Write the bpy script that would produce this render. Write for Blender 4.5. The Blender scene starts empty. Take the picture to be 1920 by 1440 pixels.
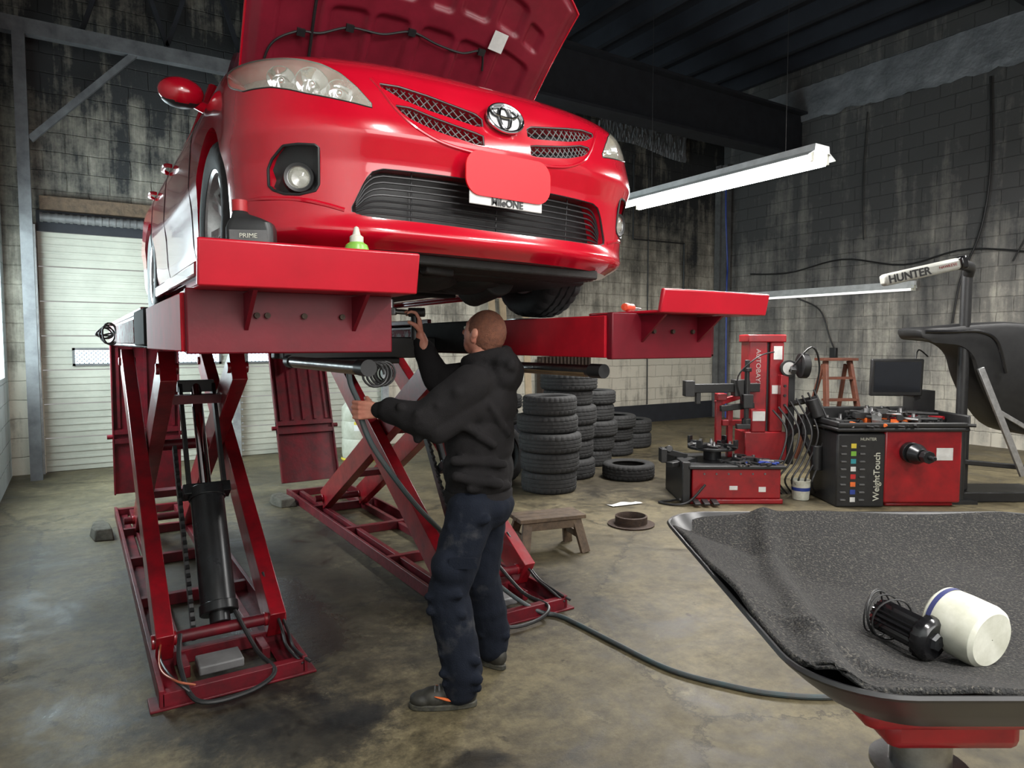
import bpy, bmesh, math, random, bisect
from mathutils import Vector, Matrix, Euler
random.seed(4)
scene=bpy.context.scene
COL=scene.collection
pi=math.pi
YAW=math.radians(-32.6)
def W(r,f,z=0):
    return Vector((.539*f+.842*r,.842*f-.539*r,z))
# ------------------------------------------------------------------ materials
def nt(name):
    m=bpy.data.materials.new(name); m.use_nodes=True
    t=m.node_tree; b=t.nodes['Principled BSDF']; return m,t,b
def mat(name,col,rough=.5,metal=0,dark=None,nscale=8,amt=.5,bump=0,bscale=60,coat=0,emit=0,alpha=1,spec=None,rv=0,mid=.5,bd=.01):
    m,t,b=nt(name)
    N=t.nodes; L=t.links
    b.inputs['Base Color'].default_value=(*col,1)
    b.inputs['Roughness'].default_value=rough
    b.inputs['Metallic'].default_value=metal
    b.inputs['Coat Weight'].default_value=coat
    b.inputs['Coat Roughness'].default_value=.05
    if spec is not None: b.inputs['Specular IOR Level'].default_value=spec
    tc=N.new('ShaderNodeTexCoord')
    if emit:
        b.inputs['Emission Color'].default_value=(*col,1); b.inputs['Emission Strength'].default_value=emit
    if alpha<1: b.inputs['Alpha'].default_value=alpha
    dk=dark if dark else tuple(c*.75 for c in col)
    n=N.new('ShaderNodeTexNoise'); n.inputs['Scale'].default_value=nscale; n.inputs['Detail'].default_value=6; n.inputs['Roughness'].default_value=.65
    L.new(tc.outputs['Object'],n.inputs['Vector'])
    r=N.new('ShaderNodeValToRGB'); r.color_ramp.elements[0].position=mid-amt*.3; r.color_ramp.elements[1].position=mid+amt*.3
    r.color_ramp.elements[0].color=(*dk,1); r.color_ramp.elements[1].color=(*col,1)
    L.new(n.outputs['Fac'],r.inputs['Fac']); L.new(r.outputs['Color'],b.inputs['Base Color'])
    if rv:
        mr=N.new('ShaderNodeMapRange'); mr.inputs['To Min'].default_value=rough+rv; mr.inputs['To Max'].default_value=max(.03,rough-rv)
        L.new(n.outputs['Fac'],mr.inputs['Value']); L.new(mr.outputs['Result'],b.inputs['Roughness'])
    if bump:
        n2=N.new('ShaderNodeTexNoise'); n2.inputs['Scale'].default_value=bscale; n2.inputs['Detail'].default_value=4
        L.new(tc.outputs['Object'],n2.inputs['Vector'])
        bp=N.new('ShaderNodeBump'); bp.inputs['Strength'].default_value=bump; bp.inputs['Distance'].default_value=bd
        L.new(n2.outputs['Fac'],bp.inputs['Height']); L.new(bp.outputs['Normal'],b.inputs['Normal'])
    return m
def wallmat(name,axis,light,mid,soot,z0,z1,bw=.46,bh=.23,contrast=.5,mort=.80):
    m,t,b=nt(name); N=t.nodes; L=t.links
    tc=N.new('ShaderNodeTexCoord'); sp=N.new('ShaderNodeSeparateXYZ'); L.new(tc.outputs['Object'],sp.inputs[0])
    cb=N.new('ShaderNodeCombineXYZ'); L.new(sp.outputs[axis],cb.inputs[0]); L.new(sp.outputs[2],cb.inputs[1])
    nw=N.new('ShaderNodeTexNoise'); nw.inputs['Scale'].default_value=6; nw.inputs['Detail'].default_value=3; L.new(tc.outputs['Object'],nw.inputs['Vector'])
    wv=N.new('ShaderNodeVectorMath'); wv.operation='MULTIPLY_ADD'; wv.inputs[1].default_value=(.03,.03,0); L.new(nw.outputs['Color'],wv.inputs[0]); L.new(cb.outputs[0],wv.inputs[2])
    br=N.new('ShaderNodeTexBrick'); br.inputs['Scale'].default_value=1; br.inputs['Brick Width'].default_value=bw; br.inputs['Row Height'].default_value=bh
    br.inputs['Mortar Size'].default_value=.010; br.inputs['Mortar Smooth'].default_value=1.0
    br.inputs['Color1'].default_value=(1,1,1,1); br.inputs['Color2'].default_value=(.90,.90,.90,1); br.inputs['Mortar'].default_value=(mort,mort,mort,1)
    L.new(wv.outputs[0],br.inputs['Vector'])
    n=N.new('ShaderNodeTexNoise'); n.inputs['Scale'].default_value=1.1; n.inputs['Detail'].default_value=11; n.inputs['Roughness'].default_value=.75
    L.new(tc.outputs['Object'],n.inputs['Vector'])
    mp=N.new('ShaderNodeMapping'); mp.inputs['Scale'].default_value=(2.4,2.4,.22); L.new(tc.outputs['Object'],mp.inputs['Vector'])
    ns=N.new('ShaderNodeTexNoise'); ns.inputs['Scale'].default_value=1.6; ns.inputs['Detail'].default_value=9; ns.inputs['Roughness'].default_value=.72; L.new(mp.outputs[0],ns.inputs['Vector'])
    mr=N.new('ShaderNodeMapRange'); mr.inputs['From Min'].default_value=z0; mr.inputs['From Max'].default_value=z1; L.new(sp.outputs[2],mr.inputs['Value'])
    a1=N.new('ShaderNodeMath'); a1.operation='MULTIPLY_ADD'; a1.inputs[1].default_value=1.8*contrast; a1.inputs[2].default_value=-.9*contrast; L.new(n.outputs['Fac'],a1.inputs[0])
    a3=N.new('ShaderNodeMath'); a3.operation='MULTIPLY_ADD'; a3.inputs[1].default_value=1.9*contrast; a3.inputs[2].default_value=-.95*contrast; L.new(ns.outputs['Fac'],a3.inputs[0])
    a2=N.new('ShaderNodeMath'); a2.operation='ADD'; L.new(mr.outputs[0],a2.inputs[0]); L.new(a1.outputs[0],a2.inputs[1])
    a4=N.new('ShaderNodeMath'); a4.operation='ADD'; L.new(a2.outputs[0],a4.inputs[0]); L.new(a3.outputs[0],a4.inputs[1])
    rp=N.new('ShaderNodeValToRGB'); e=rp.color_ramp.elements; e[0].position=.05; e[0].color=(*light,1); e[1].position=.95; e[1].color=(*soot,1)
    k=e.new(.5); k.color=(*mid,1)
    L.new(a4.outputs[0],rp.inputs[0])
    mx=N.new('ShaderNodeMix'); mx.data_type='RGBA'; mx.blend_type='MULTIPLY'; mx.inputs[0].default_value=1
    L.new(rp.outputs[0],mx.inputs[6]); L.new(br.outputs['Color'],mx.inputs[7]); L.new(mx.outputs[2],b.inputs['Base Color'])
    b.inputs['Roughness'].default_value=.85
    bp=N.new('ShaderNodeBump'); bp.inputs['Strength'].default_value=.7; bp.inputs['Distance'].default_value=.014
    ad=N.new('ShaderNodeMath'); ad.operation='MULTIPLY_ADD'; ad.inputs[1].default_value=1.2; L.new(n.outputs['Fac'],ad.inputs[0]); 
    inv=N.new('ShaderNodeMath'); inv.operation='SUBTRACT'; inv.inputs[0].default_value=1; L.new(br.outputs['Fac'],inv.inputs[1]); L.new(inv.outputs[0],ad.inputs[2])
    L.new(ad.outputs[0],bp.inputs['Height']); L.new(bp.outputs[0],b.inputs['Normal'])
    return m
def floormat():
    m,t,b=nt('concrete_floor'); N=t.nodes; L=t.links
    tc=N.new('ShaderNodeTexCoord')
    def noise(s,d=8,r=.65,dist=0):
        n=N.new('ShaderNodeTexNoise'); n.inputs['Scale'].default_value=s; n.inputs['Detail'].default_value=d; n.inputs['Roughness'].default_value=r; n.inputs['Distortion'].default_value=dist
        L.new(tc.outputs['Object'],n.inputs['Vector']); return n
    def ramp(src,pts):
        r=N.new('ShaderNodeValToRGB'); e=r.color_ramp.elements
        e[0].position,e[0].color=pts[0][0],(*pts[0][1],1); e[1].position,e[1].color=pts[-1][0],(*pts[-1][1],1)
        for p,c in pts[1:-1]:
            k=e.new(p); k.color=(*c,1)
        L.new(src,r.inputs[0]); return r
    def mix(f,a,bb,mode='MIX'):
        x=N.new('ShaderNodeMix'); x.data_type='RGBA'; x.blend_type=mode
        if isinstance(f,float): x.inputs[0].default_value=f
        else: L.new(f,x.inputs[0])
        L.new(a,x.inputs[6]); L.new(bb,x.inputs[7]); return x.outputs[2]
    n1=noise(.9,10,.72,.3)
    base=ramp(n1.outputs['Fac'],[(.28,(.052,.044,.027)),(.45,(.110,.090,.050)),(.58,(.162,.134,.074)),(.75,(.23,.192,.118))])
    n2=noise(11,9,.8); f2=ramp(n2.outputs['Fac'],[(.32,(.45,.45,.45)),(.68,(1.2,1.2,1.2))])
    c=mix(1.0,base.outputs[0],f2.outputs[0],'MULTIPLY')
    n3=noise(1.7,9,.7,.7); f3=ramp(n3.outputs['Fac'],[(.30,(.32,.30,.28)),(.42,(.74,.74,.74)),(.52,(1,1,1))])
    c=mix(1.0,c,f3.outputs[0],'MULTIPLY')
    n5=noise(5.2,5,.6,.2); f5=ramp(n5.outputs['Fac'],[(.29,(.35,.34,.33)),(.335,(1,1,1))])
    c=mix(1.0,c,f5.outputs[0],'MULTIPLY')
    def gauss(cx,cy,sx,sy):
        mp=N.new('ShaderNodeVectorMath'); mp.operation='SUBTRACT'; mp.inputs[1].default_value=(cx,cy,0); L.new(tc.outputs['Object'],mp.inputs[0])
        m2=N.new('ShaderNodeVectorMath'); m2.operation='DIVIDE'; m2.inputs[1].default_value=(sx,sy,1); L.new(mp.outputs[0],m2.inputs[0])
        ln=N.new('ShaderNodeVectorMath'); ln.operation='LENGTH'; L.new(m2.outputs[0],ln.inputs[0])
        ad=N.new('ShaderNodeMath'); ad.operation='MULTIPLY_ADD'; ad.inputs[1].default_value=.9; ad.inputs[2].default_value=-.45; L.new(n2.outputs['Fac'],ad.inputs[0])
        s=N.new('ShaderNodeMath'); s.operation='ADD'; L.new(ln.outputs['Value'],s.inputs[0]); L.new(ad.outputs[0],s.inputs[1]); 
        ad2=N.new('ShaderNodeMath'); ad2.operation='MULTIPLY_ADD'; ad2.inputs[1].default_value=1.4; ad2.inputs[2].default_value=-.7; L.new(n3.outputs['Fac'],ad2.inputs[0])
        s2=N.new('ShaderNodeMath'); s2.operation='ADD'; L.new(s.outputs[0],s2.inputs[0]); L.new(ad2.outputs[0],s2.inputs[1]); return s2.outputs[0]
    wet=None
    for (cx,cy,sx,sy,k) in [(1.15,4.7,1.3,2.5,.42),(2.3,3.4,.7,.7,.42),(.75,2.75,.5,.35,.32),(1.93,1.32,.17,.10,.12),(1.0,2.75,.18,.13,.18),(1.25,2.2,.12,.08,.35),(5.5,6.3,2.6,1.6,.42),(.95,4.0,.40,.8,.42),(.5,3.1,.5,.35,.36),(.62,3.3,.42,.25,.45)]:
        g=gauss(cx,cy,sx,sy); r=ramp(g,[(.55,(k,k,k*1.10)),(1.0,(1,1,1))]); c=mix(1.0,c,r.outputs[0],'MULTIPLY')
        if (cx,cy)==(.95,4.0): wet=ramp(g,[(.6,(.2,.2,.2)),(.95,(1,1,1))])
    v=N.new('ShaderNodeTexVoronoi'); v.feature='DISTANCE_TO_EDGE'; v.inputs['Scale'].default_value=.42
    dn=N.new('ShaderNodeVectorMath'); dn.operation='MULTIPLY_ADD'; dn.inputs[1].default_value=(.35,.35,0); L.new(n2.outputs['Color'],dn.inputs[0]); L.new(tc.outputs['Object'],dn.inputs[2]); L.new(dn.outputs[0],v.inputs['Vector'])
    cr=ramp(v.outputs['Distance'],[(.002,(.35,.35,.35)),(.006,(1,1,1))]); c=mix(1.0,c,cr.outputs[0],'MULTIPLY')
    n4=noise(3.1,12,.8,.3); f4=ramp(n4.outputs['Fac'],[(.59,(0,0,0)),(.72,(.45,.45,.45))])
    pale=N.new('ShaderNodeRGB'); pale.outputs[0].default_value=(.36,.31,.20,1)
    c=mix(f4.outputs[0],c,pale.outputs[0])
    L.new(c,b.inputs['Base Color'])
    rr=ramp(n3.outputs['Fac'],[(.28,(.24,.24,.24)),(.46,(.52,.52,.52)),(.7,(.68,.68,.68))])
    rw=mix(1.0,rr.outputs[0],wet.outputs[0],'MULTIPLY'); L.new(rw,b.inputs['Roughness'])
    b.inputs['Specular IOR Level'].default_value=.42
    bp=N.new('ShaderNodeBump'); bp.inputs['Strength'].default_value=.3; bp.inputs['Distance'].default_value=.01; L.new(n2.outputs['Fac'],bp.inputs['Height']); L.new(bp.outputs[0],b.inputs['Normal'])
    return m
CARRED=mat('car_red',(.49,.003,.018),.20,0,(.43,.002,.014),3,coat=1)
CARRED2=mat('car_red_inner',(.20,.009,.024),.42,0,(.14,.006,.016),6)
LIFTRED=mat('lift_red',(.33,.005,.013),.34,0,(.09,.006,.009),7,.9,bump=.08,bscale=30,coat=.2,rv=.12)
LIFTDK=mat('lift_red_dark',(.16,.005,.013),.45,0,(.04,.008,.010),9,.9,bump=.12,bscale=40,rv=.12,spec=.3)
LIFTSHD=mat('lift_red_shaded',(.14,.002,.010),.45,0,(.075,.002,.006),5,.9,bump=.06,bscale=30,spec=.3)  # darker copy of the lift red, weaker light on the plate painted in
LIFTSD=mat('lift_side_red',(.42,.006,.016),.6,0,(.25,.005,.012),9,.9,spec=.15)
LIFTLIT=mat('lift_red_lit',(.44,.004,.018),.32,0,(.31,.004,.013),3,.9,coat=.2)  # lighter copy of the lift red, light on the wheel stop painted in
WORN=mat('worn_paint',(.30,.29,.28),.7,0,(.15,.006,.012),16,.12,bump=.1,mid=.50,spec=.2)
REDM=mat('machine_red',(.35,.006,.012),.36,0,(.15,.005,.009),6,.8,coat=.2)
BLK=mat('black_plastic',(.010,.010,.011),.45,0,(.018,.018,.018),12)
BLKR=mat('black_rough_box',(.012,.012,.013),.8,0,(.02,.02,.02),12,spec=.15)
BLKG=mat('black_gloss',(.008,.008,.009),.2,coat=.3)
TRAYB=mat('black_moulded_tray',(.010,.010,.011),.34,0,(.016,.016,.016),12)
UNDER=mat('underbody_grime',(.018,.016,.014),.7,0,(.007,.007,.007),14,.8,bump=.5,bscale=25)
RUB=mat('tire_rubber',(.018,.018,.019),.72,0,(.012,.012,.012),25,bump=.15,bscale=120)
RUBD=mat('dusty_tire_rubber',(.021,.021,.021),.8,0,(.006,.006,.006),10,.9,bump=.3,bscale=120)
STEEL=mat('steel',(.40,.40,.40),.34,1,(.22,.22,.22),14,rv=.1)
CHROME=mat('chrome',(.85,.85,.87),.08,1,(.8,.8,.82))
CYLM=mat('cylinder_black',(.025,.027,.03),.3,.3,(.012,.012,.012),9,rv=.1)
WHITE=mat('white_plastic',(.60,.60,.52),.45,0,(.42,.42,.34),14)
YELL=mat('yellow_label',(.7,.55,.05),.5)
PAPER=mat('paper_label',(.7,.7,.68),.6)
WOOD=mat('old_wood',(.15,.10,.06),.7,0,(.045,.03,.02),14,.8,bump=.4,bscale=40)
WOODR=mat('red_brown_wood',(.15,.045,.022),.6,0,(.065,.022,.013),14,.8,bump=.3,bscale=40)
ALU=mat('aluminium',(.6,.6,.6),.4,.9,(.42,.42,.42),20)
RUST=mat('rusty_iron',(.07,.045,.03),.7,.5,(.03,.02,.018),30,.8,bump=.4)
GLASSB=mat('tinted_glass',(.012,.014,.016),.06,coat=1)
LENS=mat('hazy_lens',(.78,.78,.68),.12,0,(.60,.58,.46),9,alpha=.36,coat=1)
SILV=mat('foil_insulation',(.27,.28,.30),.48,.2,(.10,.11,.12),2.2,.9,bump=.8,bscale=6,bd=.035)
CEIL=mat('ceiling_dark',(.020,.024,.034),.8,0,(.009,.011,.017),2,.8)
BEAMM=mat('steel_beam_paint',(.15,.155,.16),.6,.2,(.06,.06,.065),5,.8)
BEAMD=mat('dark_beam',(.014,.016,.022),.7,0,(.007,.008,.012),5)
DOORM=mat('door_panel_paint',(.46,.46,.39),.5,0,(.33,.33,.28),3,.8)
TUBE=mat('fluorescent_tube',(1,.98,.95),.4,emit=26)
TUBED=mat('dim_tube',(.9,.9,.88),.4,emit=.8)
FIX=mat('fixture_enamel',(.6,.62,.62),.35)
TRACK=mat('galvanised_track',(.42,.44,.44),.4,.4,(.25,.26,.27),9)
WIN=mat('daylight_window',(.62,.80,1.0),.3,emit=4.5)
WIN2=mat('daylight_window_left',(.8,.97,1.0),.3,emit=8)
SKIN=mat('skin',(.58,.27,.19),.5,0,(.48,.18,.125),18,spec=.4)
HAIR=mat('hair_auburn',(.20,.075,.04),.8,0,(.115,.042,.025),60,bump=.6,bscale=300)
HOODIE=mat('charcoal_fleece',(.014,.0125,.013),.95,0,(.008,.0075,.008),6,.8,bump=.3,bscale=260,spec=.2)
PANTS=mat('navy_work_trousers',(.0065,.009,.016),.9,0,(.045,.046,.050),3.5,.22,bump=.3,bscale=200,spec=.2,mid=.36)
SHOE=mat('shoe_black',(.012,.012,.010),.6,0,(.035,.032,.024),20)
ORANGE=mat('orange_mark',(.8,.16,.03),.5)
HOSE=mat('rubber_hose',(.035,.06,.065),.5,0,(.05,.05,.05),20)
BLUE=mat('blue_plastic',(.03,.06,.30),.4)
NAVY=mat('navy_print',(.04,.05,.16),.5)
GREEN=mat('green_label',(.22,.5,.06),.35)
MATF=mat('grey_absorbent_mat',(.115,.105,.088),.95,0,(.016,.016,.016),190,.30,bump=1,bscale=200,mid=.60)
CONC=mat('concrete_lump',(.10,.09,.07),.9,0,(.045,.04,.03),12,bump=.6,bscale=30)
AMBER=mat('amber_lens',(.20,.13,.07),.3)
SCREEN=mat('dark_screen',(.01,.013,.02),.12,coat=.5)
GREY=mat('grey_paint',(.13,.13,.13),.5,0,(.08,.08,.08),8)
MESHG=mat('grille_mesh',(.030,.030,.032),.38,.2)
# ------------------------------------------------------------------ mesh builder
class MB:
    def __init__(s): s.bm=bmesh.new()
    def add(s,verts,faces,m=0,M=None):
        vs=[s.bm.verts.new(M@Vector(v) if M else Vector(v)) for v in verts]
        for f in faces:
            try:
                fc=s.bm.faces.new([vs[i] for i in f]); fc.material_index=m
            except ValueError: pass
        return s
    def box(s,c,d,rot=None,m=0,M=None):
        T=Matrix.Translation(c)
        if rot: T=T@Euler(rot).to_matrix().to_4x4()
        if M: T=M@T
        x,y,z=[k/2 for k in d]
        v=[(-x,-y,-z),(x,-y,-z),(x,y,-z),(-x,y,-z),(-x,-y,z),(x,-y,z),(x,y,z),(-x,y,z)]
        return s.add(v,[(0,3,2,1),(4,5,6,7),(0,1,5,4),(1,2,6,5),(2,3,7,6),(3,0,4,7)],m,T)
    def bb(s,x0,x1,y0,y1,z0,z1,m=0): return s.box(((x0+x1)/2,(y0+y1)/2,(z0+z1)/2),(x1-x0,y1-y0,z1-z0),m=m)
    def beam(s,p1,p2,w,h,side=(1,0,0),m=0):
        p1=Vector(p1);p2=Vector(p2); d=p2-p1; L=d.length; d.normalize()
        sx=Vector(side); sx=(sx-d*sx.dot(d)).normalized(); u=d.cross(sx)
        M=Matrix((( sx.x,d.x,u.x,0),(sx.y,d.y,u.y,0),(sx.z,d.z,u.z,0),(0,0,0,1))); M.translation=(p1+p2)/2
        return s.box((0,0,0),(w,L,h),M=M,m=m)
    def cyl(s,p1,p2,r1,r2=None,seg=24,m=0,caps=True):
        r2=r1 if r2 is None else r2
        p1=Vector(p1);p2=Vector(p2); d=(p2-p1).normalized(); a=d.orthogonal().normalized(); b=d.cross(a)
        v=[];f=[]
        for p,r in((p1,r1),(p2,r2)):
            for i in range(seg):
                t=2*pi*i/seg; v.append(p+(a*math.cos(t)+b*math.sin(t))*r)
        for i in range(seg): f.append((i,(i+1)%seg,seg+(i+1)%seg,seg+i))
        if caps: f.append(tuple(range(seg-1,-1,-1))); f.append(tuple(range(seg,2*seg)))
        return s.add(v,f,m)
    def tube(s,pts,r,seg=8,closed=False,m=0,sm=0):
        pts=[Vector(p) for p in pts]
        if sm: pts=catmull(pts,sm,closed)
        n=len(pts); rings=[]; pa=None
        for i,p in enumerate(pts):
            if closed: d=pts[(i+1)%n]-pts[i-1]
            else: d=pts[min(i+1,n-1)]-pts[max(i-1,0)]
            if d.length<1e-9: d=Vector((0,0,1))
            d.normalize()
            if pa is None: a=d.orthogonal().normalized()
            else:
                a=pa-d*pa.dot(d)
                a=a.normalized() if a.length>1e-6 else d.orthogonal().normalized()
            pa=a; b=d.cross(a); rr=r(i/(n-1)) if callable(r) else r
            rings.append([p+(a*math.cos(2*pi*k/seg)+b*math.sin(2*pi*k/seg))*rr for k in range(seg)])
        return s.loft(rings,loop=closed,caps=not closed,m=m)
    def loft(s,rings,loop=False,caps=True,m=0,M=None,close=True):
        k=len(rings[0]); v=[p for R in rings for p in R]; f=[]
        n=len(rings)
        for i in range(n if loop else n-1):
            j=(i+1)%n
            for a in range(k if close else k-1):
                b=(a+1)%k; f.append((i*k+a,i*k+b,j*k+b,j*k+a))
        if caps and not loop:
            f.append(tuple(range(k-1,-1,-1))); f.append(tuple((n-1)*k+a for a in range(k)))
        return s.add(v,f,m,M)
    def lathe(s,prof,seg=32,M=None,m=0,closed=False,mod=None):
        rings=[]
        for i in range(seg):
            t=2*pi*i/seg
            rings.append([((r+(mod(i,j) if mod else 0))*math.cos(t),(r+(mod(i,j) if mod else 0))*math.sin(t),z) for j,(r,z) in enumerate(prof)])
        return s.loft(rings,loop=True,caps=False,m=m,M=M,close=closed)
    def prism(s,poly,z0,z1,M=None,m=0):
        n=len(poly); v=[(x,y,z0) for x,y in poly]+[(x,y,z1) for x,y in poly]
        f=[(i,(i+1)%n,n+(i+1)%n,n+i) for i in range(n)]+[tuple(range(n-1,-1,-1)),tuple(range(n,2*n))]
        return s.add(v,f,m,M)
    def ell(s,c,r,rot=None,seg=20,M=None,m=0):
        T=Matrix.Translation(c)
        if rot is not None: T=T@(rot.to_4x4() if isinstance(rot,Matrix) else Euler(rot).to_matrix().to_4x4())
        if M: T=M@T
        h=seg//2; rings=[]
        for i in range(1,h):
            p=pi*i/h; rings.append([(r[0]*math.sin(p)*math.cos(2*pi*k/seg),r[1]*math.sin(p)*math.sin(2*pi*k/seg),-r[2]*math.cos(p)) for k in range(seg)])
        v=[p for R in rings for p in R]; f=[]
        for i in range(len(rings)-1):
            for a in range(seg):
                b=(a+1)%seg; f.append((i*seg+a,i*seg+b,(i+1)*seg+b,(i+1)*seg+a))
        v+= [(0,0,-r[2]),(0,0,r[2])]; n=len(v)
        for a in range(seg):
            b=(a+1)%seg; f.append((n-2,b,a)); f.append((n-1,(len(rings)-1)*seg+a,(len(rings)-1)*seg+b))
        return s.add(v,f,m,T)
    def cap(s,p1,r1,p2,r2,seg=16):
        s.ell(p1,(r1,r1,r1),seg=seg); s.ell(p2,(r2,r2,r2),seg=seg)
        if (Vector(p1)-Vector(p2)).length>1e-4: s.cyl(p1,p2,r1*.995,r2*.995,seg)
        return s
    def grid(s,fn,nu,nv,m=0):
        v=[fn(i/nu,j/nv) for i in range(nu+1) for j in range(nv+1)]
        f=[(i*(nv+1)+j,(i+1)*(nv+1)+j,(i+1)*(nv+1)+j+1,i*(nv+1)+j+1) for i in range(nu) for j in range(nv)]
        return s.add(v,f,m)
    def mesh(s,name,sharp=32,recalc=True):
        if recalc: bmesh.ops.recalc_face_normals(s.bm,faces=s.bm.faces)
        c=math.radians(sharp)
        for f in s.bm.faces: f.smooth=True
        for e in s.bm.edges:
            if len(e.link_faces)==2 and e.calc_face_angle(0)>c: e.smooth=False
        me=bpy.data.meshes.new(name); s.bm.to_mesh(me); s.bm.free(); return me
def catmull(p,k,closed=False):
    n=len(p); out=[]
    rng=n if closed else n-1
    for i in range(rng):
        if closed: a,b,c,d=p[i-1],p[i],p[(i+1)%n],p[(i+2)%n]
        else: a,b,c,d=p[max(i-1,0)],p[i],p[i+1],p[min(i+2,n-1)]
        for j in range(k):
            t=j/k; out.append(.5*((2*b)+(c-a)*t+(2*a-5*b+4*c-d)*t*t+(3*b-a-3*c+d)*t**3))
    if not closed: out.append(p[-1].copy())
    return out
def fin(mb,name,mats,parent=None,label=None,bev=0,loc=None,rot=None,sharp=32):
    me=mb.mesh(name,sharp) if isinstance(mb,MB) else mb
    if not isinstance(mats,(list,tuple)): mats=[mats]
    for x in mats: me.materials.append(x)
    o=bpy.data.objects.new(name,me); COL.objects.link(o)
    if parent: o.parent=parent
    if label: o['label']=label
    if loc is not None: o.location=loc
    if rot is not None: o.rotation_euler=rot
    if bev:
        b=o.modifiers.new('bevel','BEVEL'); b.width=bev; b.segments=2; b.limit_method='ANGLE'; b.angle_limit=math.radians(40); b.harden_normals=False
    return o
def fins(mb,name,mats,parent,label=None,bev=0):
    """one child object per separate piece"""
    bm=mb.bm; bm.verts.index_update(); seen=set()
    for v0 in list(bm.verts):
        if v0.index in seen: continue
        st=[v0]; isl=[]; seen.add(v0.index)
        while st:
            v=st.pop(); isl.append(v)
            for e in v.link_edges:
                w=e.other_vert(v)
                if w.index not in seen: seen.add(w.index); st.append(w)
        idx={v.index:i for i,v in enumerate(isl)}; fs={f for v in isl for f in v.link_faces}
        fin(MB().add([v.co.copy() for v in isl],[[idx[v.index] for v in f.verts] for f in fs]),name,mats,parent,label,bev)
    bm.free()
def top(name,loc,rz,label,cat,group=None):
    o=bpy.data.objects.new(name,None); COL.objects.link(o); o.location=loc; o.rotation_euler=(0,0,rz); o.empty_display_size=.1
    o['label']=label; o['category']=cat
    if group: o['group']=group
    return o
def solo(mb,name,mats,label,cat,group=None,**k):
    o=fin(mb,name,mats,label=label,**k); o['category']=cat
    if group: o['group']=group
    return o
def struct(mb,name,mats,label=None,**k):
    o=fin(mb,name,mats,label=label,**k); o['kind']='structure'; return o
def dup(src,loc,rz=None,label=None,rot=None):
    n=src.copy(); COL.objects.link(n); n.location=loc
    if rz is not None: n.rotation_euler=(0,0,rz)
    if rot is not None: n.rotation_euler=rot
    if label: n['label']=label
    def rec(a,b):
        for c in a.children:
            k=c.copy(); COL.objects.link(k); k.parent=b; rec(c,k)
    rec(src,n); return n
def text(body,size,M,name,material,parent,ext=.001,bold=0):
    cu=bpy.data.curves.new('t','FONT'); cu.body=body; cu.size=size; cu.extrude=ext; cu.align_x='CENTER'; cu.align_y='CENTER'; cu.offset=bold
    o=bpy.data.objects.new('t',cu); COL.objects.link(o); dg=bpy.context.evaluated_depsgraph_get()
    me=bpy.data.meshes.new_from_object(o.evaluated_get(dg)); bpy.data.objects.remove(o)
    me.transform(M); me.materials.clear(); me.name=name
    return fin(me,name,material,parent)
def mvol(me):
    bm=bmesh.new(); bm.from_mesh(me); v=abs(bm.calc_volume(signed=True)); n=len(bm.faces); bm.free(); return v,n
def boolean(o,cutters):
    """difference each cutter in turn, keeping a result only when it is a plausible closed solid"""
    for c in cutters:
        v0,n0=mvol(o.data); cv,_=mvol(c.data); best=None
        for (solver,selfi,hole,jit) in (('EXACT',False,False,0),('EXACT',True,False,0),('EXACT',True,True,0),('EXACT',False,False,.0013),('EXACT',True,False,-.0017),('FAST',False,False,0),('FAST',False,False,.0011)):
            base=c.location.copy(); c.location=base+Vector((jit,jit*.7,jit*.5)); bpy.context.view_layer.update()
            md=o.modifiers.new('b','BOOLEAN'); md.operation='DIFFERENCE'; md.object=c; md.solver=solver
            if solver=='EXACT': md.use_self=selfi; md.use_hole_tolerant=hole
            dg=bpy.context.evaluated_depsgraph_get(); dg.update()
            me=bpy.data.meshes.new_from_object(o.evaluated_get(dg)); o.modifiers.clear(); c.location=base
            v1,n1=mvol(me)
            if v1<v0-1e-5 and v1>v0-cv*1.05-1e-4 and n1>n0*.5: best=me; break
        if best: o.data=best
    for c in cutters: bpy.data.objects.remove(c)
    me=o.data
    bm=bmesh.new(); bm.from_mesh(me)
    for f in bm.faces: f.smooth=True
    for e in bm.edges:
        e.smooth = not (len(e.link_faces)==2 and e.calc_face_angle(0)>math.radians(32))
    bm.to_mesh(me); bm.free()
def blob(mb,name,m,parent,voxel=.008,sm=4,disp=0,dscale=.1,label=None):
    me=mb.mesh(name,180,recalc=True); me.materials.append(m)
    o=bpy.data.objects.new(name,me); COL.objects.link(o); o.parent=parent
    r=o.modifiers.new('r','REMESH'); r.mode='VOXEL'; r.voxel_size=voxel; r.use_smooth_shade=True
    s=o.modifiers.new('s','SMOOTH'); s.iterations=sm; s.factor=.5
    if disp:
        tx=bpy.data.textures.new(name+'_w','CLOUDS'); tx.noise_scale=dscale; tx.noise_depth=1
        d=o.modifiers.new('d','DISPLACE'); d.texture=tx; d.strength=disp; d.mid_level=.5; d.texture_coords='LOCAL'
    if label: o['label']=label
    return o
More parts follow.
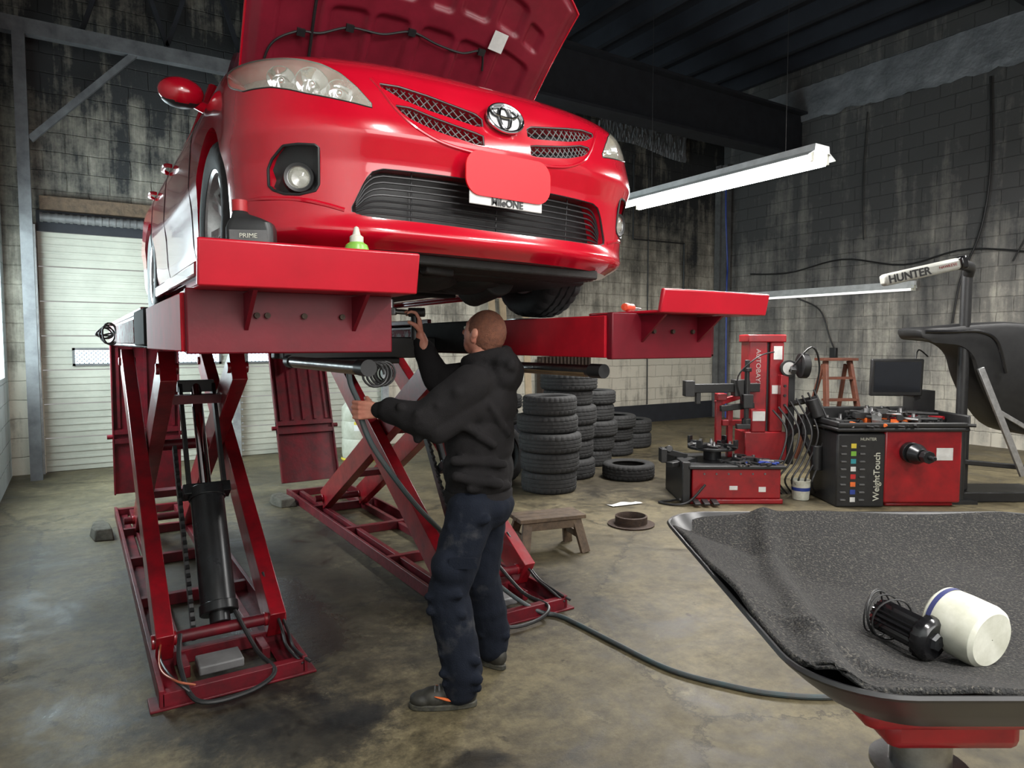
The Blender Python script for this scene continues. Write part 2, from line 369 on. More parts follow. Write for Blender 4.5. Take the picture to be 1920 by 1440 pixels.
# ------------------------------------------------------------------ room
XL,XR,YB,ZC=-.68,11.8,10.05,7.0
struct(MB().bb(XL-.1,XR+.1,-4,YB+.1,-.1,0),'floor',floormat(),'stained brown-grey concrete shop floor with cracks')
WR=wallmat('block_wall_side',1,(.58,.545,.46),(.215,.205,.185),(.070,.070,.070),-.6,4.2,contrast=.85)
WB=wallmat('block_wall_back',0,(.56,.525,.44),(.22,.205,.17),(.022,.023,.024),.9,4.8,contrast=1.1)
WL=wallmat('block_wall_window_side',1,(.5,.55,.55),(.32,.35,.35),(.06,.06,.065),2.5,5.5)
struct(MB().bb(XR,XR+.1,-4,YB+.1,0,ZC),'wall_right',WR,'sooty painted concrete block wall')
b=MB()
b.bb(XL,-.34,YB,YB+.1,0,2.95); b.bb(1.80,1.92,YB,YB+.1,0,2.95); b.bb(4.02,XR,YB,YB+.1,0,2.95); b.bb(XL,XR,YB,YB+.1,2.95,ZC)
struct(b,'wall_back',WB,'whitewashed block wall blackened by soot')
b=MB(); b.bb(XL-.1,XL,-4,YB,0,1.2); b.bb(XL-.1,XL,-4,YB,2.9,ZC); b.bb(XL-.1,XL,-4,6.2,1.2,2.9); b.bb(XL-.1,XL,9.6,YB,1.2,2.9)
struct(b,'wall_left',WL,'pale grey painted side wall')
struct(MB().bb(XL-.03,XL-.015,6.2,9.6,1.2,2.9),'window_1',WIN2,'bright daylight window')
b=MB(); b.bb(XL-.1,XR+.1,-4,YB+.1,ZC,ZC+.1)
x=XL+.3
while x<XR:
    b.bb(x-.05,x+.05,-4,YB,ZC-.28,ZC); x+=.75
struct(b,'ceiling',CEIL,'dark ceiling with joists')
WZ0,WZ1=1.335,1.50
def garage(n,x0,x1,wins):
    b=MB(); z=0; ph=.42; y=YB+.03
    while z<2.93:
        b.bb(x0,x1,y,y+.05,z+.005,min(z+ph-.008,2.95))
        for q in range(1,5):
            zz=z+q*ph/5
            if zz<2.93: b.bb(x0,x1,y-.012,y,zz-.014,zz+.014)
        z+=ph
    d=struct(b,n,DOORM,'off-white ribbed sectional garage door',bev=.003)
    for (a,c) in wins:
        g=fin(MB().bb(a,c,y-.026,y-.014,WZ0,WZ1),'window_pane',WIN,d)
        fr=MB()
        for (p,q,r,s_) in [(a-.03,c+.03,WZ0-.03,WZ0),(a-.03,c+.03,WZ1,WZ1+.03),(a-.03,a,WZ0-.03,WZ1+.03),(c,c+.03,WZ0-.03,WZ1+.03)]: fr.bb(p,q,y-.034,y-.008,r,s_)
        fin(fr,'window_frame',GREY,d)
        me_=MB(); t=a-.16
        while t<c:
            for sg in (0,1):
                p=[]
                for i in range(9):
                    xx=t+i*.020; zz=WZ0+(i*.020 if sg==0 else .160-i*.020)
                    if a<=xx<=c: p.append((xx,y-.034,zz))
                if len(p)>1: me_.tube(p,.0045,4)
            t+=.05
        fin(me_,'window_mesh',BLK,d,'diamond wire mesh')
garage('door_1',-.34,1.80,[(.0,.46),(1.12,1.66)])
garage('door_2',1.92,4.02,[(2.04,2.70),(3.2,3.65)])
b=MB()
for x in(-.40,1.86,4.05): b.bb(x-.05,x+.05,YB-.08,YB-.0,0,3.0)
for x in(-.36,1.80,1.93,4.0):
    for i in range(30): b.cyl((x,YB-.085,.1+i*.095),(x,YB-.075,.1+i*.095),.012,seg=8,m=0)
struct(b,'trim_1',TRACK,'galvanised door tracks')
struct(MB().bb(-.3,4.2,YB-.12,YB-.001,3.18,3.34),'trim_2',WOOD,'timber header above doors')
b=MB(); b.cyl((-.3,YB-.16,3.08),(4.2,YB-.16,3.08),.05)
for i in range(60): b.cyl((-.3+i*.075,YB-.16,3.08),(-.27+i*.075,YB-.16,3.08),.058,seg=12)
struct(b,'trim_3',GREY,'door torsion spring')
struct(MB().bb(-.34,4.02,YB-.03,YB-.001,2.93,3.18),'trim_11',BEAMD,'dark lintel above doors')
rn=[random.uniform(-.035,.035) for _ in range(3000)]
def foil(fn,name):
    b=MB(); b.grid(fn,120,8); return struct(b,name,SILV,'wrinkled dull foil insulation strip')
foil(lambda u,v:(XR-.03-abs(rn[int(u*120)*9+int(v*8)]),-3+u*13,5.72+v*.68+.10*math.sin(u*9)*(1-v)*.5+rn[int(u*120)*7]*(1-v)),'trim_4')
foil(lambda u,v:(8.3+u*2.3,YB-.03-abs(rn[1200+int(u*120)*9+int(v*8)]),5.32+v*.5+.08*math.sin(u*5)*(1-v)),'trim_5')
struct(MB().bb(XL+.02,5,YB-.5,YB-.38,5.05,5.22).beam((-.35,YB-.44,3.9),(.75,YB-.44,5.1),.07,.07,(0,1,0)).bb(-.48,-.36,YB-.5,YB-.38,0,5.05),'trim_6',BEAMM,'painted steel beam with diagonal brace')
b=MB(); b.bb(2,XR,8.2,8.26,5.1,5.9); b.bb(2,XR,8.05,8.41,5.08,5.12); b.bb(2,XR,8.05,8.41,5.88,5.92); b.bb(XL,XR,4.4,4.5,6.35,6.72)
struct(b,'trim_7',BEAMD,'dark steel roof beam')
struct(MB().bb(XR-.28,XR-.02,YB-.16,YB-.02,0,5.3).bb(XR-.22,XR-.08,YB-.28,YB-.16,0,5.3),'trim_8',GREY,'steel corner column')
b=MB(); b.bb(5.2,XR-.3,YB-.05,YB,0,.35)
struct(b,'trim_9',BEAMD,'dark painted wall base')
b=MB()
for i in range(7):
    b.beam((.2+i*.9,YB-.3,5.3),(.65+i*.9,YB-.3,6.7),.05,.05,(0,1,0)); b.beam((.65+i*.9,YB-.3,6.7),(1.1+i*.9,YB-.3,5.3),.05,.05,(0,1,0))
struct(b,'trim_10',BEAMD,'roof truss webbing')
def cable(name,pts,r,m,label,sm=6,cat='cable'):
    return solo(MB().tube(pts,r,8,sm=sm),name,m,label,cat)
cable('air_hose',[(XR-.35,9.7,5.2),(XR-.35,9.68,4.2),(XR-.3,9.66,3.2),(XR-.38,9.6,2.6),(XR-.34,9.6,0.02)],.018,BLUE,'blue air hose hanging on the block wall',6,'hose')
cable('electrical_conduit',[(9.2,YB-.03,5.2),(9.2,YB-.03,3.6),(10.6,YB-.03,3.62),(10.6,YB-.03,2.0)],.02,BLK,'black electrical conduit on block wall',1)
cable('electrical_conduit',[(9.6,YB-.03,5.0),(9.6,YB-.03,2.4),(9.62,YB-.03,.36)],.012,BLK,'thin black conduit on block wall',1)
cable('electrical_cable',[(XR-.02,9.3,3.0),(XR-.02,8.4,2.95),(XR-.02,7.3,3.1),(XR-.02,6.2,2.9),(XR-.02,5.2,3.05),(XR-.02,3.9,2.8)],.014,BLK,'sagging black cable along block wall')
cable('electrical_cable',[(XR-.045,5.0,5.6),(XR-.045,4.95,4.2),(XR-.05,5.05,3.3),(XR-.045,5.3,2.6),(XR-.045,5.4,1.9)],.016,BLK,'black cable dropping down block wall')
cable('electrical_cable',[(XR-.045,6.9,5.6),(XR-.045,6.95,4.4),(XR-.045,6.9,3.4)],.010,BLK,'thin black cable dropping down block wall')
cable('electrical_cable',[(XR-.03,8.2,2.45),(XR-.05,7.7,2.2),(XR-.04,7.5,1.7),(XR-.05,7.4,1.5)],.014,BLK,'black cable dropping to wall socket')
cable('electrical_cable',[(XR-.045,4.4,5.6),(XR-.045,4.45,4.5),(XR-.045,4.3,3.6),(XR-.045,4.6,2.8)],.012,BLK,'thin black cable dropping down block wall')
solo(MB().box((XR-.05,7.4,1.4),(.08,.12,.2)),'socket_box',BLK,'black socket box on block wall','socket box',bev=.01)
cable('extension_cord',[(2.9,4.9,6.0),(2.95,5.2,4.6),(3.1,5.6,4.3),(4.2,6.8,4.2),(5.6,8.3,4.5),(7,9.5,4.6)],.01,BLK,'thin cord sagging below ceiling')
# ------------------------------------------------------------------ fluorescent fixtures
def fixture(loc,L,label,tubes=True,power=0,w=.16,hang=True,rt=.019):
    t=top('fluorescent_fixture',loc,0,label,'ceiling light')
    h=L/2
    prof=[(-w,-.0),(-w*.55,.05),(-w*.5,.11),(w*.5,.11),(w*.55,.05),(w,0),(w,-.008),(w*.52,.042),(-w*.52,.042),(-w,-.008)]
    fin(MB().loft([[(x,-h,z) for x,z in prof],[(x,h,z) for x,z in prof]]),'housing',FIX,t)
    for sx_ in (-.55,.55):
        fin(MB().cyl((sx_*w,-h+.05,-.028),(sx_*w,h-.05,-.028),rt,seg=12),'tube_lamp',TUBE if tubes else TUBED,t)
        for sy in(-1,1): fin(MB().box((sx_*w,sy*(h-.03),-.005),(.03,.03,.09)),'lamp_holder',WHITE,t)
    if hang:
        for sy in(-1,1): fin(MB().cyl((0,sy*h*.7,.1),(0,sy*h*.7,ZC-.02-loc[2]),.003,seg=6),'suspension_chain',BLK,t)
    if power:
        ld=bpy.data.lights.new('lamp','AREA'); ld.shape='RECTANGLE'; ld.size=w*1.6; ld.size_y=L*.95; ld.energy=power; ld.color=(1,.98,.95)
        lo=bpy.data.objects.new('lamp_glow',ld); COL.objects.link(lo); lo.location=(loc[0],loc[1],loc[2]-.07)
    return t
fixture((5.85,5.15,3.3),2.6,'long white twin-tube fluorescent strip light hanging from ceiling',True,190,.21,True,.030)
fixture((XR-.12,7.6,2.5),3.3,'dim white strip light mounted along block wall',False,0,.06,False)
fixture((.7,-.9,3.7),2.4,'unseen white fluorescent strip light',True,120)  # unseen fixture put behind the camera for front light and bumper streaks
fixture((3.3,-.4,4.1),2.4,'unseen white fluorescent strip light',True,110)  # second unseen fixture put behind the camera for front light
fixture((8.5,1.5,4.6),2.4,'unseen white fluorescent strip light',True,240)  # fixture out of view, added to brighten the right wall
def area(loc,rot,sx,sy,e,col=(1,1,1)):
    ld=bpy.data.lights.new('l','AREA'); ld.shape='RECTANGLE'; ld.size=sx; ld.size_y=sy; ld.energy=e; ld.color=col
    lo=bpy.data.objects.new('daylight_and_fill',ld); COL.objects.link(lo); lo.location=loc; lo.rotation_euler=rot
area((XL+.02,7.5,2.1),(0,-pi/2,0),1.5,2.5,110,(.8,.95,1))
area((.9,YB-.2,2.0),(-pi/2,0,0),1.8,1.0,14,(.75,.87,1))
area((2.0,-3.2,2.8),(math.radians(78),0,0),5,2.2,130,(1,.98,.95))  # added fill light behind the camera for the car front, not daylight
# ------------------------------------------------------------------ CAR
car=top('car',(1.35,2.15,1.748),0,'red sedan with open hood raised on scissor lift','car')
car.rotation_euler=(0,.020,0)
ZT=[.165,.19,.215,.24,.27,.45,.50,.54,.58,.63,.70,.76,.80,.84,.88,.92,.965]
YT=[.085,.035,.015,.028,.040,.032,.014,.0,.006,.022,.042,.070,.112,.19,.36,.62,1.0]
WT=[.80,.83,.85,.855,.862,.872,.878,.885,.885,.882,.878,.875,.87,.86,.842,.815,.775]
RT=[4.35,4.4,4.44,4.46,4.48,4.5,4.52,4.53,4.52,4.50,4.48,4.47,4.46,4.45,4.43,4.40,4.36]
def lin(T,z):
    if z<=ZT[0]: return T[0]
    if z>=ZT[-1]: return T[-1]
    i=bisect.bisect(ZT,z)-1; t=(z-ZT[i])/(ZT[i+1]-ZT[i]); return T[i]*(1-t)+T[i+1]*t
def smz(T,z): return sum(lin(T,z+k*.006) for k in(-2,-1,0,1,2))/5
NS=2.75; LF=.575
def S(s,z,off=0):
    def raw(s,z):
        w=smz(WT,z); th=s*pi/2; sn=math.sin(th); cs=max(0,math.cos(th))
        return Vector((w*math.copysign(abs(sn)**(2/NS),sn), smz(YT,z)+LF*(1-cs**(2/NS)), z))
    p=raw(s,z)
    if off:
        e=.004
        a=raw(min(s+e,1),z)-raw(max(s-e,-1),z); b_=raw(s,z+e)-raw(s,z-e); n=a.cross(b_).normalized()
        p=p+n*off
    return p
def sx(x,z=.6): 
    w=smz(WT,z); r=min(abs(x)/w,1); return math.copysign(math.asin(r**(NS/2))/(pi/2),x)
def ring(z):
    pts=[S(-1+2*i/72,z) for i in range(73)]
    w=smz(WT,z); yf=smz(YT,z)+LF; yr=smz(RT,z); lr=.42
    for i in range(1,14): pts.append(Vector((w,yf+(yr-lr-yf)*i/14,z)))
    for i in range(31):
        th=pi/2-pi*i/30; sn=math.sin(th); cs=max(0,math.cos(th)); pts.append(Vector((w*math.copysign(abs(sn)**(2/2.6),sn),yr-lr+lr*cs**(2/2.6),z)))
    for i in range(1,14): pts.append(Vector((-w,yr-lr-(yr-lr-yf)*i/14,z)))
    return pts
def interp(keys,t):
    xs=[k[0] for k in keys]
    if t<=xs[0]: return keys[0][1:]
    if t>=xs[-1]: return keys[-1][1:]
    i=bisect.bisect(xs,t)-1; f=(t-xs[i])/(xs[i+1]-xs[i]); return tuple(a*(1-f)+b_*f for a,b_ in zip(keys[i][1:],keys[i+1][1:]))
def patchpt(keys,u,v,off):
    s=keys[0][0]+(keys[-1][0]-keys[0][0])*u; lo,hi=interp(keys,s); return S(s,lo+(hi-lo)*v,off)
def patch(keys,off,nu=40,nv=14): return MB().grid(lambda u,v:patchpt(keys,u,v,off),nu,nv)
def psolid(keys,o0,o1,nu=46,nv=8,mb=None):
    mb=mb or MB(); v=[];f=[]
    for o in(o0,o1):
        for i in range(nu+1):
            for j in range(nv+1): v.append(patchpt(keys,i/nu,j/nv,o))
    K=nv+1; H=(nu+1)*K
    for i in range(nu):
        for j in range(nv):
            a=i*K+j; f.append((a,a+1,a+K+1,a+K)); f.append((H+a,H+a+K,H+a+K+1,H+a+1))
    for i in range(nu):
        a=i*K; f.append((a,a+K,H+a+K,H+a)); a=i*K+nv; f.append((a,H+a,H+a+K,a+K))
    for j in range(nv):
        a=j; f.append((a,H+a,H+a+1,a+1)); a=nu*K+j; f.append((a,a+1,H+a+1,H+a))
    return mb.add(v,f)
def mir(keys): return [(-k[0],k[1],k[2]) for k in keys][::-1]
def X(k): return [(sx(x,(a+b_)/2),a,b_) for x,a,b_ in k]
lowg=X([(-.555,.280,.296),(-.535,.272,.340),(-.515,.268,.388),(-.49,.266,.420),(-.455,.264,.432),(0,.258,.436),(.455,.264,.432),(.49,.266,.420),(.515,.268,.388),(.535,.272,.340),(.555,.280,.296)])
upr=X([(.095,.625,.655),(.12,.620,.672),(.30,.645,.705),(.40,.672,.722),(.465,.706,.722)])
lor=X([(.10,.552,.590),(.13,.550,.598),(.28,.572,.624),(.37,.60,.648),(.42,.632,.648)])
hl=X([(.500,.624,.638),(.54,.632,.690),(.585,.640,.738),(.64,.650,.776),(.69,.660,.798),(.735,.675,.812),(.78,.688,.820)])+[(.80,.695,.824),(.86,.718,.826),(.90,.738,.822),(.915,.755,.815)]
fg=X([(.655,.365,.482),(.665,.345,.490),(.71,.332,.492),(.75,.335,.488),(.778,.350,.450),(.788,.365,.42)])
body=MB(); nz=100
body.loft([ring(.1651+.7993*i/nz) for i in range(nz+1)])
bodyo=fin(body,'body',CARRED,car)
cut=[]
def cutter(mb): 
    o=fin(mb,'c',BLK,car); cut.append(o)
eb=[]
for z in(.5513,1.1):
    r=[]
    for i in range(41):
        th=-pi/2+pi*i/40; sn=math.sin(th); cs=max(0,math.cos(th)); r.append(Vector((.69*math.copysign(abs(sn)**(.78),sn),.20+.42*(1-cs**.78),z)))
    r+= [Vector((.69,1.08,z)),Vector((-.69,1.08,z))]; eb.append(r)
cutter(MB().loft(eb))
for y in(.9,3.5):
    for sg in(-1,1): cutter(MB().cyl((sg*.56,y,.325),(sg*1.0,y,.325),.368,seg=64))
cutter(psolid(lowg,-.09,.05)); 
for k in(upr,lor,hl,fg): 
    cutter(psolid(k,-.07 if k is not fg else -.05,.03)); cutter(psolid(mir(k),-.07 if k is not fg else -.05,.03))
bpy.context.view_layer.update()
boolean(bodyo,cut)
fin(patch(lowg,-.085),'lower_grille_backing',BLK,car)
g=MB()
for k in range(1,8):
    vv=k/8
    g.tube([patchpt(lowg,.02+.96*i/50,vv,-.026) for i in range(51)],.0038,6)
for q in (.25,.5,.75): g.tube([patchpt(lowg,q,j/8,-.045) for j in range(9)],.003,6)
fin(g,'lower_grille',MESHG,car,'black slatted lower bumper grille')
rim=MB(); rim.tube([patchpt(lowg,i/90,1,-.005) for i in range(91)]+[patchpt(lowg,1-i/90,0,-.005) for i in range(91)],.004,6,closed=True)
fin(rim,'grille_surround',BLK,car)
for k in(upr,lor,mir(upr),mir(lor)):
    fin(MB().grid(lambda u,v:patchpt(k,u,v,-.06),24,6),'upper_grille_backing',BLK,car)
    g=MB(); n=12
    for i in range(-3,n+1):
        for sg in(0,1):
            p=[]
            for j in range(9):
                uu=(i+ j/8*1.6)/n
                if 0<=uu<=1: p.append(patchpt(k,uu,(j/8 if sg==0 else 1-j/8),-.02))
            if len(p)>1: g.tube(p,.0022,5)
    g.tube([patchpt(k,i/30,0,-.006) for i in range(31)]+[patchpt(k,1-i/30,1,-.006) for i in range(31)],.003,6,closed=True)
    fin(g,'upper_grille',GREY,car,'diamond mesh upper grille')
for sg in(-1,1):
    rb=MB(); rb.tube([S(sg*sx(x,z),z,-.002) for x,z in[(.49,.735),(.46,.69),(.42,.63),(.36,.575),(.26,.535),(.1,.52),(0,.518)]],lambda t:.007,8,sm=8)
    fin(rb,'bumper_crease',CARRED,car)
    fin(MB().tube([S(sg*sx(x,z),z,-.004) for x,z in[(.575,.285),(.63,.30),(.70,.315),(.80,.325),(.855,.33)]],.009,8,sm=6),'bumper_crease',CARRED,car)
for sg in(-1,1):
    k=hl if sg>0 else mir(hl)
    r=MB(); r.grid(lambda u,v:patchpt(k,u,v,-.064),24,8)
    h=fin(patch(k,.003,60,16),'headlight',LENS,car,'hazy clear headlight lens')
    fin(r,'headlight_housing',ALU,h)
    for (x,z,rad) in[(.60,.70,.042),(.685,.735,.052),(.775,.76,.046)]:
        c=MB()
        s=sg*sx(x,z); p=S(s,z,-.062); d=Vector((sg*.25,-1,.1)).normalized()
        M=Matrix.Translation(p)@d.to_track_quat('Z','Y').to_matrix().to_4x4()
        c.lathe([(.001,.0),(rad*.5,.008),(rad*.85,.022),(rad,.030),(rad*1.06,.030)],24,M)
        c.ell(p+d*.02,(.014,.014,.014),seg=12)
        fin(c,'reflector',CHROME,h)
    fin(MB().tube([patchpt(k,i/50,0,.0) for i in range(51)]+[patchpt(k,1-i/50,1,.0) for i in range(51)],.0028,6,closed=True),'lens_seal',BLK,h)
    k=fg if sg>0 else mir(fg)
    f=MB(); f.grid(lambda u,v:patchpt(k,u,v,-.04+.03*abs(v-.45)),16,12)
    f.tube([patchpt(k,i/30,0,-.001) for i in range(31)]+[patchpt(k,1-i/30,1,-.001) for i in range(31)],.005,8,closed=True)
    fo=fin(f,'fog_lamp',BLK,car,'round fog lamp in black bezel')
    s=sg*sx(.718,.39); p=S(s,.388,-.032); d=(S(s,.39,.1)-S(s,.39,.001)).normalized(); d=(d+Vector((0,-1,0))).normalized()
    M=Matrix.Translation(p)@d.to_track_quat('Z','Y').to_matrix().to_4x4()
    fin(MB().lathe([(.001,.0),(.026,.006),(.036,.028),(.040,.030),(.040,0)],28,M),'reflector',STEEL,fo)
    fin(MB().lathe([(.001,.034),(.022,.032),(.035,.025)],28,M),'lens',LENS,fo)
    fin(MB().lathe([(.038,.0),(.038,.030),(.048,.033),(.055,.0)],28,M),'lamp_ring',BLK,fo)
def ellp(cx,cz,a,c,n=48):
    return [(cx+a*math.cos(2*pi*i/n),0,cz+c*math.sin(2*pi*i/n)) for i in range(n)]
em=MB(); em.tube(ellp(0,0,.075,.052),.0068,8,closed=True); em.tube(ellp(0,.002,.024,.044),.005,8,closed=True); em.tube(ellp(0,.022,.055,.020),.005,8,closed=True)
ep=S(0,.664,.012)
eo=fin(em,'emblem',CHROME,car,'chrome oval emblem of three interlocking ellipses',loc=ep+Vector((-.012,-.012,0)),rot=(math.radians(-12),0,0))
fin(MB().prism([(x,z) for x,_,z in ellp(0,0,.073,.05)],-.020,-.006,Matrix.Rotation(pi/2,4,'X')),'emblem_plate',STEEL,eo)
pl=fin(MB().box((0,-.02,.44),(.31,.006,.15)),'license_plate',PAPER,car,'plate covered by plain red scribble patch, white dealer frame',bev=.004)
pl.location=(-.018,.0,-.028)
def rr2(a,c,r,n=8):
    o=[]
    for cx,cy,s0 in((a-r,c-r,0),(-(a-r),c-r,1),(-(a-r),-(c-r),2),(a-r,-(c-r),3)):
        for k in range(n): th=pi/2*(s0+k/(n-1)); o.append((cx+r*math.cos(th),cy+r*math.sin(th)))
    return o
fin(MB().prism(rr2(.180,.078,.058),.024,.032,Matrix.Translation((.005,0,.473))@Matrix.Rotation(pi/2,4,'X')),'scribble_patch',mat('scribble_red',(.95,.0,.01),.5,dark=(.95,0,.01),emit=0),pl)  # red patch stands in for a scribble over the plate, not plate paint
text('MileONE',.036,Matrix.Translation((0,-.026,.380))@Matrix.Rotation(pi/2,4,'X'),'plate_lettering',BLK,pl,bold=.0008)
def gring(z):
    t=(z-.95)/.5; w=.775-.19*t-.02*t*t; y0=1.03+.85*t; yr=4.05-.65*t
    out=[]
    for i in range(33):
        th=-pi/2+pi*i/32; sn=math.sin(th); cs=max(0,math.cos(th)); out.append(Vector((w*math.copysign(abs(sn)**.75,sn),y0+.22*(1-cs**.75),z)))
    for i in range(33):
        th=pi/2-pi*i/32; sn=math.sin(th); cs=max(0,math.cos(th)); out.append(Vector((w*math.copysign(abs(sn)**.75,sn),yr-.22+.22*cs**.75,z)))
    return out
fin(MB().loft([gring(.95+.47*i/10) for i in range(11)]),'window_glass',GLASSB,car,'dark tinted cabin glass')
rr=[gring(1.405),gring(1.43)]
for t,k in((1.45,.97),(1.465,.88),(1.475,.6)): 
    c=Vector((0,2.65,0)); rr.append([Vector((c.x+(p.x-c.x)*k,c.y+(p.y-c.y)*k,t)) for p in gring(1.43)])
fin(MB().loft(rr),'roof',CARRED,car)
for sg in(-1,1):
    for i in(3,62):
        j=i if sg<0 else (32-i if i<33 else 33+(65-i))
        fin(MB().tube([gring(.95+.47*q/8)[j] for q in range(9)],.030,8),'pillar',CARRED,car)
    fin(MB().tube([(sg*.76,2.45,.95),(sg*.6,2.5,1.42)],.03,8),'pillar',CARRED,car)
    for y in(1.42,2.48,3.3): fin(MB().tube([(sg*(smz(WT,z)+.0005),y,z) for z in[.22+.07*i for i in range(11)]],.003,5),'door_seam',BLK,car)
    for y in(2.3,3.15): fin(MB().tube([(sg*.872,y-.1,.83),(sg*.90,y-.07,.835),(sg*.90,y+.06,.835),(sg*.872,y+.1,.83)],.012,8,sm=4),'door_handle',CARRED,car)
    fin(MB().bb(min(sg*.84,sg*.88),max(sg*.84,sg*.88),1.3,3.1,.14,.21),'side_skirt',CARRED,car,bev=.012)
    m_=MB(); c=(sg*.915,1.42,.995)
    m_.ell(c,(.100,.07,.066),seg=24); m_.cyl((sg*.77,1.47,.945),(sg*.86,1.43,.96),.028,.024,12)
    mo=fin(m_,'side_mirror',CARRED,car)
    fin(MB().ell((c[0],c[1]+.022,c[2]),(.092,.06,.058),seg=20),'mirror_glass',BLKG,mo)
    fin(MB().ell((c[0],c[1]+.008,c[2]-.028),(.086,.060,.042),seg=20),'mirror_base',BLK,mo)
TP=[(.205,-.085),(.215,-.098),(.25,-.108),(.285,-.108),(.305,-.101),(.318,-.088),(.325,-.072),(.326,-.050),(.317,-.046),(.317,-.038),(.327,-.034),(.327,-.006),(.318,-.003),(.318,.003),(.327,.006),(.327,.034),(.317,.038),(.317,.046),(.326,.050),(.325,.072),(.318,.088),(.305,.101),(.285,.108),(.25,.108),(.215,.098),(.205,.085),(.212,.075),(.285,.09),(.31,.06),(.312,0),(.31,-.06),(.285,-.09),(.212,-.075)]
def tmod(i,j):
    return -.008 if (4<=j<=7 or 18<=j<=21) and i%3==0 else (-.006 if j in(10,11,14,15) and i%3==1 else 0)
def rim_mb():
    r=MB(); r.lathe([(.205,-.09),(.19,-.075),(.18,-.03),(.185,.05),(.198,.088),(.21,.096),(.206,.084),(.19,.04),(.186,-.07),(.2,-.094)],48,closed=True)
    r.lathe([(.001,.05),(.03,.052),(.05,.045),(.055,.03),(.05,.0),(.001,-.01)],32)
    for i in range(7):
        a=2*pi*i/7
        for da in(-.10,.10):
            p1=Vector((.045*math.cos(a),.045*math.sin(a),.035)); p2=Vector((.193*math.cos(a+da),.193*math.sin(a+da),.066))
            r.beam(p1,p2,.022,.016,(-math.sin(a),math.cos(a),0))
    return r
TMESH=MB().lathe(TP,96,closed=True,mod=tmod).mesh('tire',28); TMESH.materials.append(RUB)
for y in(.9,3.5):
    for sg in(-1,1):
        w=bpy.data.objects.new('wheel',None); COL.objects.link(w); w.parent=car; w.location=(sg*.765,y,.327); w.rotation_euler=(0,sg*pi/2,0); w.empty_display_size=.1
        to=bpy.data.objects.new('tire',TMESH); COL.objects.link(to); to.parent=w
        fin(rim_mb(),'rim',ALU,w,'silver multi-spoke alloy rim'); fin(MB().cyl((0,0,-.02),(0,0,.005),.13,seg=32),'brake_disc',STEEL,w)
u=MB()
u.bb(-.62,.62,.32,1.0,.125,.165); u.bb(-.55,.55,.14,.35,.13,.17); u.bb(-.6,.6,1.2,4.1,.15,.17)
u.bb(-.45,.45,.78,.86,.09,.14); u.bb(-.4,.4,1.15,1.25,.10,.16)
u.cyl((.3,.55,.16),(.3,.8,.12),.09); u.ell((-.1,.6,.13),(.2,.16,.06)); u.ell((.22,.7,.13),(.14,.2,.05)); u.ell((-.35,.75,.14),(.1,.14,.05))
for sg in(-1,1): u.beam((sg*.3,.95,.16),(sg*.66,.92,.20),.06,.03,(0,1,0)); u.beam((sg*.25,1.15,.14),(sg*.64,.95,.18),.05,.03,(0,1,0)); u.cyl((sg*.2,.9,.3),(sg*.66,.9,.325),.02)
for i in range(12): u.box((random.uniform(-.5,.5),random.uniform(.2,1.1),.125),(random.uniform(.05,.16),random.uniform(.04,.12),.04),(0,0,random.uniform(0,1)))
fin(u,'underbody',UNDER,car,'grimy black engine undertray and suspension',bev=.008)
fin(MB().tube([(.1,1.0,.13),(.1,1.6,.10),(.05,2.4,.11),(.05,3.4,.11),(.3,3.9,.14),(.45,4.4,.16)],.03,12,sm=6).cyl((.05,2.2,.11),(.05,2.7,.11),.07),'exhaust_pipe',RUST,car)
e=MB(); e.bb(-.3,.35,.6,.95,.56,.68); e.bb(-.6,-.42,.5,.7,.56,.7); e.bb(.4,.6,.55,.8,.56,.72); e.ell((.0,.75,.7),(.25,.12,.04))
fin(e,'engine',BLK,car,bev=.02)
fin(MB().bb(-.68,.68,1.06,1.14,.85,.93),'cowl',BLK,car,bev=.01)
# hood
AH=math.radians(48)
def hpt(u,v,h):
    xx=(u*2-1); w=.72
    Lx=1.03-.25*abs(xx)**2.6
    x=xx*(w+.04*v*abs(xx)); y=-Lx*v; z=.035*(1-xx*xx)*1.0-.05*v**3
    return Vector((x,y,z-h))
def rb(px,py,cx,cy,hx,hy,r):
    qx=abs(px-cx)-hx+r; qy=abs(py-cy)-hy+r
    return math.hypot(max(qx,0),max(qy,0))+min(max(qx,qy),0)-r
P=[]
for sg in(-1,1):
    P+=[(sg*.11,.30,.08,.20,.03),(sg*.30,.30,.08,.20,.03),(sg*.50,.33,.085,.21,.03),(sg*.09,.66,.055,.075,.025),(sg*.25,.68,.07,.075,.03),(sg*.42,.70,.06,.08,.03),(sg*.55,.68,.04,.06,.02),(sg*.12,.86,.09,.035,.02),(sg*.36,.86,.10,.03,.02)]
def hh(u,v):
    xx=(u*2-1)*.70; vv=v*1.0; d=1
    for c in P: d=min(d,rb(xx,vv,*c))
    edge=min(u*1.43,(1-u)*1.43,v,(1-v)*1.0)
    base=.026*min(1,max(0,(edge-.02)/.035))
    t=min(1,max(0,(-d+.004)/.016)); return base-.02*t+.004
h=MB(); NU,NV=150,110
h.grid(lambda u,v:hpt(u,v,hh(u,v)),NU,NV)
hood=fin(h,'hood',CARRED2,car,'open hood showing stamped dull red underside',loc=(0,1.15,.93),rot=(-AH,0,0),sharp=60)
fin(MB().grid(lambda u,v:hpt(u,v,0),60,40).tube([hpt(i/40,1,.003) for i in range(41)],.006,6).tube([hpt(0,i/20,.003) for i in range(21)],.005,6).tube([hpt(1,i/20,.003) for i in range(21)],.005,6),'hood_skin',CARRED,hood,'glossy red outer skin')
def hp(x,v,h=.035): return hpt((x/.72+1)/2,v,h)
